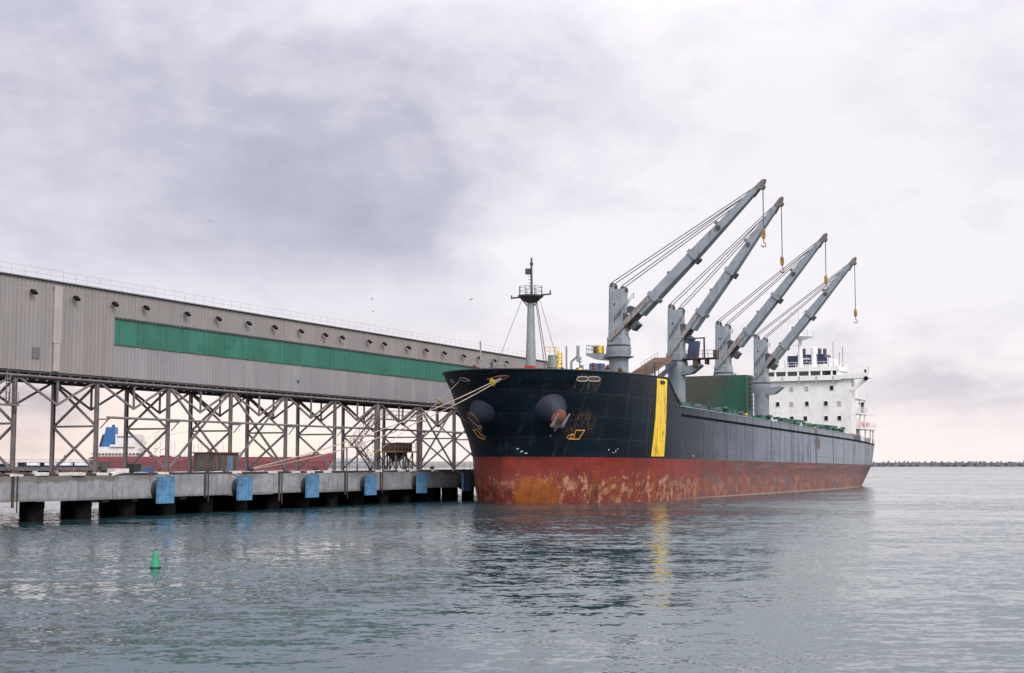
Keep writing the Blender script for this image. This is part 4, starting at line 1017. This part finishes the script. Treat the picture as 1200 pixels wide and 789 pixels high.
# deck cranes
def crane(s_, zr, tip, hookz, cabbed):
    root = MB().lathe([(1.35, zd(s_) - 0.3), (1.35, zr - 1.9), (1.75, zr - 1.0), (1.75, zr - 0.1)], L(s_, 0, 0), n=24).build('deck_crane', 'crane_grey', ship)
    MB().lathe([(1.62, zr - 0.1), (1.66, zr - 0.02), (1.66, zr + 0.16), (1.6, zr + 0.2)], L(s_, 0, 0), n=24).build('slew_ring', 'crane_dark', root)
    z0 = zr + 0.2; z1 = zr + 7.9
    q = MB(); a, b = 1.14, 1.05
    def sec(z, a, b, c=0.28): return [(s_ + x, y, z) for x, y in ((-b, -a + c), (-b, a - c), (-b + c, a), (b - c, a), (b, a - c), (b, -a + c), (b - c, -a), (-b + c, -a))]
    secs = [sec(z0, a + .2, b + .2), sec(z0 + 1.0, a + .2, b + .2), sec(z0 + 1.2, a + .06, b), sec(z1, a - .04, b - .06)]
    v = sum(secs, []); f = []
    for i in range(3): f += [(i * 8 + j, i * 8 + (j + 1) % 8, i * 8 + 8 + (j + 1) % 8, i * 8 + 8 + j) for j in range(8)]
    f += [tuple(reversed(range(8))), tuple(range(24, 32))]
    q.add(v, f)
    for w, zz in ((-0.72, z1 + 0.75), (0.85, z1 + 0.15)):
        for dx in (-0.62, 0.62): q.prism([(w - 0.42, z1 - 0.4), (w - 0.34, zz), (w + 0.34, zz), (w + 0.42, z1 - 0.4)], s_ + dx - 0.07, s_ + dx + 0.07, lambda p, y, r: (y, -p, r))
    q.build('crane_house', 'crane_grey', root)
    for w, zz in ((-0.72, z1 + 0.55), (0.85, z1 + 0.0)): MB().tube(L(s_ - 0.5, w, zz), L(s_ + 0.5, w, zz), 0.42, n=14).tube(L(s_ - 0.75, w, zz), L(s_ + 0.75, w, zz), 0.2, n=10).build('sheave', 'crane_dark', root)
    q = MB(); q.tube(L(s_ - b - 0.02, -0.2, z0 + 5.6), L(s_ - b + 0.1, -0.2, z0 + 5.6), 0.16, n=10)
    q.build('sheave', 'crane_dark', root)
    # jib: two legs straddling the house, joined into one tapering box
    ft = Vector(L(s_, -0.75, zr + 0.75)); tp = Vector(L(s_, tip[0], tip[1])); d = (tp - ft); LJ = d.length; d.normalize()
    up = Vector((1, 0, 0)).cross(d); up = up if up.z > 0 else -up
    q = MB()
    jx = 1.42
    k = 0.27; kn = ft + d * LJ * k
    for sg in (-1, 1):
        MB().bar(ft + Vector((sg * (jx + 0.02), 0, 0)) + up * 0.12, kn + Vector((sg * 0.85, 0, 0)) + up * 0.25, 0.34, 0.55, 0.55, 0.8, up=up).build('jib_leg', 'jib_leg_paint', root)
    q.bar(ft + d * LJ * 0.19, ft + d * LJ * 0.60, 2.0, 1.32, 1.5, 1.30, up=up)
    q.bar(ft + d * LJ * 0.60, ft + d * LJ * 0.97, 1.5, 1.30, 0.95, 0.72, up=up)
    q.build('jib', 'crane_grey', root)
    for kk, ww, hh in ((0.29, 2.35, 1.65), (0.56, 2.0, 1.7)):
        c = ft + d * LJ * kk; MB().bar(c - d * 0.28, c + d * 0.28, ww, hh, up=up).build('jib_collar', 'crane_grey', root)
    for kk in (0.42, 0.74):
        c = ft + d * LJ * kk + up * 0.72; MB().tube(c + Vector((-0.7, 0, 0)), c + Vector((0.7, 0, 0)), 0.26, n=8).build('jib_roller', 'jib_steel', root)
    c = ft + d * LJ * 0.73 + Vector((-0.72, 0, 0)); MB().lathe([(0.34, -0.12), (0.34, 0.1)], c, (-1, 0, 0), 12).build('jib_lamp', 'crane_dark', root)
    c = ft + d * LJ * 0.555 - up * 0.95; MB().bar(c - d * 0.45, c + d * 0.45, 1.0, 0.5, up=up).build('jib_buffer', 'crane_dark', root)
    q = MB(); c = tp - d * LJ * 0.06
    for sg in (-1, 1): q.bar(c + Vector((sg * 0.42, 0, 0)) - up * 0.1, tp + d * 0.75 + Vector((sg * 0.3, 0, 0)), 0.14, 0.85, 0.14, 0.5, up=up)
    q.bar(tp + d * 0.1, tp + d * 1.0, 0.7, 0.22, up=up); q.tube(tp + Vector((-0.4, 0, 0)) - up * 0.3, tp + Vector((0.4, 0, 0)) - up * 0.3, 0.45, n=12)
    q.build('jib_head', 'jib_steel', root)
    # winch drums between the legs
    q = MB()
    for kk, r_ in ((0.115, 0.72), (0.17, 0.55)):
        c = ft + d * LJ * kk + up * 1.05; q.tube(c + Vector((-0.9, 0, 0)), c + Vector((0.9, 0, 0)), r_, n=14)
    c = ft + d * LJ * 0.14 + up * 1.5
    q.rail([tuple(c + Vector((-1.2, 0, -.2)) - d * 1.8), tuple(c + Vector((-1.2, 0, 0.2)) + d * 2.2)], 0.8, 0.04, 1.2, 2)
    q.bar(ft + d * 3.2 - up * 0.9, ft + d * 4.4 - up * 0.9, 1.6, 0.7, up=up)
    q.build('winch_drum', 'crane_dark', root)
    # topping lift wires
    q = MB(); e1 = ft + d * LJ * 0.955 + up * 0.35; e2 = ft + d * LJ * 0.90 + up * 0.4
    for w, zz, e in ((-0.72, z1 + 0.95, e1), (0.85, z1 + 0.45, e2)):
        for dx in (-0.62, 0.62):
            q.tube(Vector(L(s_ + dx, w, zz)), e + Vector((dx * 0.75, 0, 0)), 0.06, n=6)
    q.build('topping_wire', 'wire', root)
    # hoist wire and hook block
    hp = tp - up * 0.3 + d * 0.2; bx, by = hp.x, hp.y
    q = MB().tube((bx - .12, by, hp.z), (bx - .12, by, hookz + 2.0), 0.035, n=5).tube((bx + .14, by, hp.z), (bx + .14, by, hookz + 2.0), 0.035, n=5); q.build('hoist_wire', 'wire', root)
    q = MB().lathe([(0.12, 2.1), (0.25, 1.75), (0.27, 1.0), (0.14, 0.7)], (bx, by, hookz), n=10).box(bx - .33, bx - .28, by - .22, by + .22, hookz + .8, hookz + 1.9)
    q.build('hook_block', 'hook_yellow', root)
    q = MB().path([(bx, by, hookz + 0.7), (bx, by, hookz + 0.25), (bx, by - 0.28, hookz + 0.02), (bx, by - 0.22, hookz - 0.3), (bx, by + 0.1, hookz - 0.38), (bx, by + 0.33, hookz - 0.12)], 0.085); q.build('hook', 'hook_red', root)
    # jib rest bracket on the pedestal
    q = MB()
    if cabbed == 0:
        q.prism([(-1.2, zr - 1.05), (-4.5, zr - 0.85), (-4.6, zr - 1.15), (-3.2, zr - 1.75), (-1.2, zr - 1.95)], s_ - 0.9, s_ + 0.9, lambda p, y, r: (y, -p, r))
        q.lathe([(1.4, zr - 1.75), (2.1, zr - 1.5), (2.1, zr - 1.4), (1.4, zr - 1.39)], L(s_, 0, 0), n=20)
        q.build('bracket', 'crane_grey', root)
        q = MB().rail([L(s_ - .85, -2.6, zr - .9), L(s_ - .85, -4.5, zr - .86), L(s_ + .85, -4.5, zr - .86), L(s_ + .85, -2.6, zr - .9)], 1.1, 0.04, 0.9, 2); q.build('platform_railing', 'mast_grey', root)
        MB().tube(L(s_ - .2, -3.3, zr - .9), L(s_ - .2, -3.3, zr + .1), 0.42, n=12).build('drum', 'rust', root); MB().tube(L(s_ - .4, -2.55, zr - .9), L(s_ - .4, -2.55, zr + .15), 0.45, n=12).build('drum', 'yellow', root)
    else:
        q.prism([(1.2, zr - 0.85), (3.4, zr - 0.55), (3.9, zr - 0.45), (4.1, zr - 0.75), (2.6, zr - 1.9), (1.2, zr - 2.1)], s_ - 0.9, s_ + 0.9, lambda p, y, r: (y, -p, r))
        q.build('bracket', 'crane_grey', root)
    if cabbed == 1:
        q = MB().box(s_ - 1.3, s_ + 1.3, -6.4, -1.4, zr + 0.25, zr + 0.4).box(s_ - 1.2, s_ + 0.2, -5.2, -4.9, zr - 0.6, zr + .24).box(s_ - 1.2, s_ + .2, -3.8, -3.0, zr - 1.0, zr + .24).box(s_ - 0.5, s_ + 0.5, -6.5, -6.0, zr + 0.4, zr + 1.6); q.build('platform', 'rust_dark', root)
        MB().rail([L(s_ - 1.25, 2.0, zr + .4), L(s_ - 1.25, 6.3, zr + .4), L(s_ + 1.25, 6.3, zr + .4)], 1.1, 0.04, 0.8, 2).build('platform_railing', 'deck_red', root)
        q = MB().prism([(1.9, zr + 0.41), (2.3, zr + 3.0), (3.7, zr + 3.0), (3.4, zr + 0.41)], s_ - 0.8, s_ + 0.5, lambda p, y, r: (y, -p, r)); q.build('power_pack', 'navy_blue', root)
        MB().box(s_ - 1.0, s_ - 0.85, -4.9, -4.65, zr + .4, zr + 3.5).box(s_ - 1.0, s_ - .85, -4.9, -2.3, zr + 3.3, zr + 3.5).build('frame', 'crane_dark', root)
    return root
crane(45.0, 20.75, (20.5, 41.6), 33.6, 0)
crane(68.3, 20.10, (16.4, 43.4), 33.2, 1)
crane(91.1, 19.55, (17.2, 41.2), 33.0, 2)
crane(112.8, 18.95, (16.9, 40.1), 29.6, 2)

# superstructure
SF = 138.6; HWd = 10.15
acc = MB().box(SF, 142.0, -HWd, HWd, zd(140) - 0.1, 21.45).box(142.0, 153.0, -8.2, 8.2, zd(148) - 0.1, 20.6).build('accommodation_block', 'ship_white', ship)
q = MB().box(SF - 0.75, 146.0, -8.25, 8.25, 20.75, 21.72).box(SF - 0.35, 146.0, -8.0, 8.0, 22.62, 23.45).box(SF + 0.3, 145.5, -7.7, 7.7, 21.72, 22.62)
for w in (-8.0, -7.05, -4.75, -2.45, -0.15, 2.15, 4.45, 6.5, 7.6): q.box(SF - 0.3, SF + 0.29, -w - 0.17, -w + 0.17, 21.72, 22.62)
q.build('wheelhouse', 'ship_white', acc)
for w0, w1 in ((-6.88, -4.92), (-4.58, -2.62), (-2.28, -0.32), (0.02, 1.98), (2.32, 4.28), (4.62, 6.33), (6.67, 7.43)):
    MB().box(SF - 0.12, SF - 0.04, -w1, -w0, 21.723, 22.617).build('bridge_window', 'window_glass', acc)
q = MB()
for w in (-6.5, -3.2, 0.2, 3.6, 6.9): q.box(SF - 0.85, SF - 0.72, -w - .12, -w + .12, 20.4, 21.6)
q.build('window_bracket', 'galv', acc)
rows = [(19.25, (-7.6, -4.4, -1.6, 1.45, 6.4)), (16.25, (-7.6, -4.4, -1.6, 1.45, 5.2, 7.8)), (13.35, (-7.6, -4.4, -1.6, 1.1, 5.2, 7.8))]
for z, ws in rows:
    for w in ws:
        f = MB().box(SF - 0.09, SF - 0.002, -w - 0.42, -w + 0.42, z - 0.52, z + 0.52).build('window', 'ship_white', acc)
cover = {(19.25, 1.45), (16.25, -1.6), (16.25, 7.8), (19.25, -1.6)}
for z, ws in rows:
    for w in ws:
        MB().box(SF - 0.115, SF - 0.092, -w - 0.34, -w + 0.34, z - 0.43, z + 0.43).build('window_pane', 'galv' if (z, w) in cover else 'window_glass', acc)
# bridge wings
for sd in (1, -1):
    q = MB(); q.prism([(8.26, 20.95), (8.26, 21.75), (13.75, 22.05), (13.8, 21.0), (10.6, 20.95)], SF - 0.5, SF + 2.2, lambda p, y, r: (y, -p * sd, r))
    q.bar(L(SF + 0.1, sd * HWd, 18.7), L(SF + 0.1, sd * 13.2, 20.9), 0.5, 0.55); q.build('bridge_wing', 'ship_white', acc)
    MB().rail([L(SF - .4, sd * 12.0, 22.0), L(SF - .4, sd * 13.6, 22.05), L(SF + 2, sd * 13.6, 22.05)], 1.1, 0.05, 0.9, 2).build('wing_railing', 'ship_white', acc)
    MB().lathe([(0.42, 0), (0.42, 0.35)], L(SF - 0.52, sd * 13.2, 20.9), (-1, 0, 0), 12).box(SF - .3, SF + .2, -sd * 13.0 - .15, -sd * 13.0 + .15, 22.05, 22.7).build('side_light', 'lamp_black', acc)
    # side decks
    for z, s1, ww in ((17.1, 148.6, 10.9), (14.2, 149.2, 10.9), (11.35, 158.6, 10.35)):
        MB().box(142.05, s1, min(-sd * 8.25, -sd * ww), max(-sd * 8.25, -sd * ww), z, z + 0.28).build('side_deck', 'ship_white', acc)
        MB().rail([L(142.4, sd * (ww - .05), z + .28), L(s1 - .1, sd * (ww - .05), z + .28), L(s1 - .1, sd * 8.3, z + .28)], 1.1, 0.045, 1.2, 3).build('side_railing', 'ship_white', acc)
    q = MB()
    for s_ in (144.5, 148.2): q.tube(L(s_, sd * 10.5, 11.6), L(s_, sd * 10.5, 17.1), 0.12, n=6)
    for s_ in (146, 151, 155.5, 158): q.tube(L(s_, sd * 10.0, zd(s_)), L(s_, sd * 10.0, 11.4), 0.22, n=8)
    q.build('stanchion', 'ship_white', acc)
    q = MB().box(142.6, 143.3, min(-sd * 8.25, -sd * 8.9), max(-sd * 8.25, -sd * 8.9), 15.0, 16.0).box(142.2, 142.9, min(-sd * 8.9, -sd * 9.6), max(-sd * 8.9, -sd * 9.6), 12.0, 13.0); q.build('fire_locker', 'red_paint', acc)
    q = MB().tube(L(148.4, sd * 9.9, 14.5), L(148.4, sd * 9.9, 16.4), 0.4, n=10).box(147.9, 148.9, -sd * 9.9 - .5, -sd * 9.9 + .5, 16.4, 16.7); q.build('vent_cowl', 'crane_dark', acc)
    q = MB(); prof = [(0.05, 0), (0.4, 0.35), (0.55, 1.2), (0.58, 2.6), (0.52, 3.9), (0.32, 4.7), (0.05, 5.0)]
    q.lathe(prof, L(150.6, sd * 9.5, 12.45), (1, 0, 0), 12); q.build('lifeboat', 'orange', acc)
    q = MB()
    for s_ in (151.4, 155.6): q.path([L(s_, sd * 8.6, 11.6), L(s_, sd * 8.7, 14.0), L(s_, sd * 9.6, 14.7), L(s_, sd * 10.4, 14.5)], 0.12); q.path([L(s_ + .2, sd * 10.3, 14.5), L(s_ + .2, sd * 10.9, 14.3)], 0.1)
    q.build('davit', 'ship_white', acc)
    for s_ in (137, 139.5, 142, 144.5, 159.5, 161.5):
        MB().tube(L(s_, sd * (hw(s_, 9) - 1.6), zd(s_) + 0.7), L(s_, sd * (hw(s_, 9) - 0.5), zd(s_) + 0.7), 0.62, n=12).box(s_ - .5, s_ + .5, -sd * (hw(s_, 9) - 1) - .5, -sd * (hw(s_, 9) - 1) + .5, zd(s_), zd(s_) + .5).build('mooring_winch', 'rust' if s_ < 142 else 'crane_dark', acc)
    MB().rail([L(135.4, sd * (hw(136, 9) - .1), zd(136)), L(145.6, sd * (hw(145, 9) - .1), zd(145))], 1.0, 0.04, 1.5, 3).rail([L(157.4, sd * (hw(157, 9) - .1), zd(157)), L(162.7, sd * (hw(162, 9) - .1), zd(162))], 1.0, 0.04, 1.3, 3).build('deck_railing', 'crane_grey', acc)
# top of the wheelhouse
MB().rail([L(SF, -7.8, 23.45), L(SF, 7.8, 23.45), L(145.8, 7.8, 23.45)], 1.0, 0.04, 1.4, 2).build('roof_railing', 'ship_white', acc)
q = MB().lathe([(0.55, 23.46), (0.45, 26.0), (0.34, 31.0), (0.22, 35.0)], L(139.7, 0, 0), n=14)
q.tube(L(139.7, 0, 35), L(139.7, 0, 36.6), 0.1, n=6)
q.lathe([(0.5, 28.9), (2.5, 29.5), (2.5, 29.65), (0.4, 29.66)], L(139.7, 0.3, 0), n=12)
q.bar(L(139.7, -3.4, 33.0), L(139.7, 3.0, 33.2), 0.22).bar(L(139.7, -1.8, 34.4), L(139.7, 1.9, 34.5), 0.14).bar(L(139.7, -1.5, 31.2), L(139.7, 1.6, 31.2), 0.14)
q.tube(L(139.7, -2.2, 29.6), L(139.7, -2.2, 32.8), 0.16).bar(L(139.7, -4.2, 32.85), L(139.7, -0.9, 32.5), 0.3).tube(L(139.7, 1.4, 34.4), L(139.7, 1.4, 36), 0.06).tube(L(139.7, -1.6, 34.4), L(139.7, -1.6, 35.4), 0.14)
q.bar(L(139.7, 0, 26.3), L(139.7, -1.7, 26.3), 0.15).bar(L(139.7, 0, 27.8), L(139.7, -1.6, 27.8), 0.15).bar(L(139.7, 0, 25.2), L(139.7, 1.9, 25.2), 0.15)
q.build('radar_mast', 'ship_white', acc)
MB().rail([L(139.7 + 2.4 * math.cos(a * math.pi / 4), 0.3 + 2.4 * math.sin(a * math.pi / 4), 29.66) for a in range(9)], 1.0, 0.045, 1.0, 2).build('mast_railing', 'ship_white', acc)
q = MB().box(147.5, 152.5, -3.2, 3.2, 20.62, 24.6); q.build('funnel_base', 'ship_white', acc)
q = MB().box(147.4, 152.4, -2.9, 2.9, 24.62, 26.6); q.box(143.2, 144.8, 2.1, 3.6, 23.46, 26.1); q.build('funnel', 'navy', acc)
q = MB()
for s_, w in ((148.5, -1.6), (148.6, 0.2), (149.4, 1.4), (150.4, 2.2), (151, -.4)): q.tube(L(s_, w, 26.6), L(s_, w, 27.9), 0.36, n=10)
q.build('exhaust_pipe', 'crane_dark', acc)
q = MB()
for i, w in enumerate((-1.7, -.8, .4, 1.3)): q.box(147.33, 147.395, -w - .1, -w + .1, 24.9, 26.2)
q.box(147.33, 147.395, -1.3, 1.6, 25.5, 25.65); q.build('funnel_stripe', 'crane_grey', acc)
q = MB().prism([(3.25, 20.62), (3.25, 26.0), (4.4, 25.6), (6.2, 22.5), (6.4, 20.62)], 148, 151.8, lambda p, y, r: (y, -p, r)).lathe([(0.5, 23.46), (0.5, 26.6), (0.6, 26.7), (0.6, 27.6), (0.2, 27.8)], L(143.5, 1.7, 0), n=14); q.build('vent_trunk', 'ship_white', acc)
q = MB().lathe([(0.2, 23.4), (0.2, 24.2), (0.7, 24.4), (0.7, 25.0), (0.2, 25.2)], L(139.5, -5.0, 0), n=10); q.build('green_lamp', 'deck_green', acc)
q = MB()
for s_, w, h in ((141, 6.2, 5), (141.5, 7.3, 3.0), (142, 5.0, 2.0), (140, -3.2, 1.6), (140, 3.5, 1.5), (143, 7.6, 4.2)): q.tube(L(s_, w, 23.4), L(s_, w, 23.4 + h), 0.05, n=5)
q.build('aerial', 'crane_dark', acc)
q = MB().box(157.5, 160.5, -6, 6, zd(158), zd(158) + 1.4).tube(L(162.4, 0, 9), L(162.4, 0, 13.5), 0.09); q.build('poop_gear', 'crane_grey', acc)

# ------------------------------------------------------------------ mooring ropes with a yellow rat guard
def rope(name, a, b, sag, r, label, n=26):
    a = Vector(a); b = Vector(b)
    pts = [a.lerp(b, i / n) + Vector((0, 0, -4 * sag * (i / n) * (1 - i / n))) for i in range(n + 1)]
    return tag(MB().path(pts, r, 6).build(name, 'rope'), label, 'rope', 'mooring ropes'), pts
p0, n0 = surf(5.0, 14.25, 1, 0.1)
S0 = SW(p0.x, -p0.y, p0.z)
r1, pts = rope('mooring_rope', S0, PW(45.6, 1.0, 4.15), 0.9, 0.055, 'upper of the two thick pale bow ropes running down to the quay')
r2, _ = rope('mooring_rope', S0 + Vector((0.1, 0, -0.12)), PW(46.2, 1.2, 4.1), 1.5, 0.055, 'lower sagging one of the two thick pale bow ropes')
p1, n1 = surf(5.6, 14.2, -1, 0.1); S1 = SW(p1.x, -p1.y, p1.z)
r3, pts3 = rope('mooring_rope', S1, PW(64.0, 1.0, 4.1), 0.8, 0.03, 'thin bow rope leaving the starboard fairlead towards the quay')
for nm, P, Q, lb in (('rat_guard', pts[1], pts[2], 'round yellow rat guard on the thick bow ropes'), ('rat_guard', pts3[5], pts3[6], 'yellow rat guard on the thin starboard bow rope')):
    d = (Q - P).normalized(); o = tag(MB().lathe([(0.12, -0.05), (0.46, -0.02), (0.46, 0.02), (0.12, 0.05)], P, d, 20).build(nm, 'yellow'), lb, 'rat guard', 'rat guards')

# ------------------------------------------------------------------ buoy and birds
by = thing('channel_buoy', 'small green cone buoy with a dark rim floating in the foreground', 'buoy', (-15.98, 64.4, 0))
MB().lathe([(0.23, 0.06), (0.215, 0.12), (0.09, 0.74), (0.07, 0.78), (0.02, 0.80)], n=20).build('cone', 'buoy_green', by)
MB().lathe([(0.18, -0.1), (0.26, -0.02), (0.26, 0.05), (0.2, 0.06)], n=20).build('float_rim', 'rubber', by)
MB().lathe([(0.05, 0.80), (0.05, 0.86), (0.02, 0.87)], n=8).build('top_light', 'crane_dark', by)
def bird(px, az, el, dist, roll, lb):
    a = R(az); e = R(el); p = Vector((math.sin(a) * math.cos(e), math.cos(a) * math.cos(e), math.sin(e))) * dist + Vector((0, 0, 4.7))
    q = MB().lathe([(0.01, -0.28), (0.07, -0.15), (0.09, 0.05), (0.05, 0.2), (0.01, 0.3)], (0, 0, 0), (1, 0, 0), 8)
    for sg in (-1, 1):
        q.add([(0.1, 0, 0.03), (-0.1, 0, 0.03), (-0.12, sg * 0.35, 0.18), (0.12, sg * 0.35, 0.18), (-0.14, sg * 0.75, 0.1), (-0.06, sg * 0.75, 0.1),
               (0.1, 0, 0.0), (-0.1, 0, 0.0), (-0.12, sg * 0.35, 0.15), (0.12, sg * 0.35, 0.15), (-0.14, sg * 0.75, 0.08), (-0.06, sg * 0.75, 0.08)],
              [(0, 3, 2, 1), (3, 5, 4, 2), (6, 7, 8, 9), (9, 8, 10, 11), (0, 6, 9, 3), (3, 9, 11, 5), (1, 2, 8, 7), (2, 4, 10, 8), (4, 5, 11, 10)])
    q.add([(-0.25, -0.06, 0.0), (-0.25, 0.06, 0.0), (-0.45, 0.1, 0.01), (-0.45, -0.1, 0.01), (-0.35, 0, 0.03)], [(0, 1, 2, 3), (0, 4, 1), (1, 4, 2), (2, 4, 3), (3, 4, 0)])
    o = q.build('bird', 'bird_grey'); o.location = p; o.rotation_euler = (roll, 0, rnd.uniform(0, 6)); o.scale = (0.6, 0.6, 0.6); tag(o, lb, 'bird', 'birds in the sky')
bird(0, -12.1, 9.5, 190, 0.4, 'lone dark bird high in the left sky above the gallery')
bird(0, -1.65, 6.55, 190, -0.3, 'dark bird in the sky just left of the foremast')
bird(0, -5.65, 6.55, 230, 0.2, 'upper of two tiny birds above the gallery roof')
bird(0, -5.6, 6.05, 240, 0.2, 'lower of two tiny birds above the gallery roof')
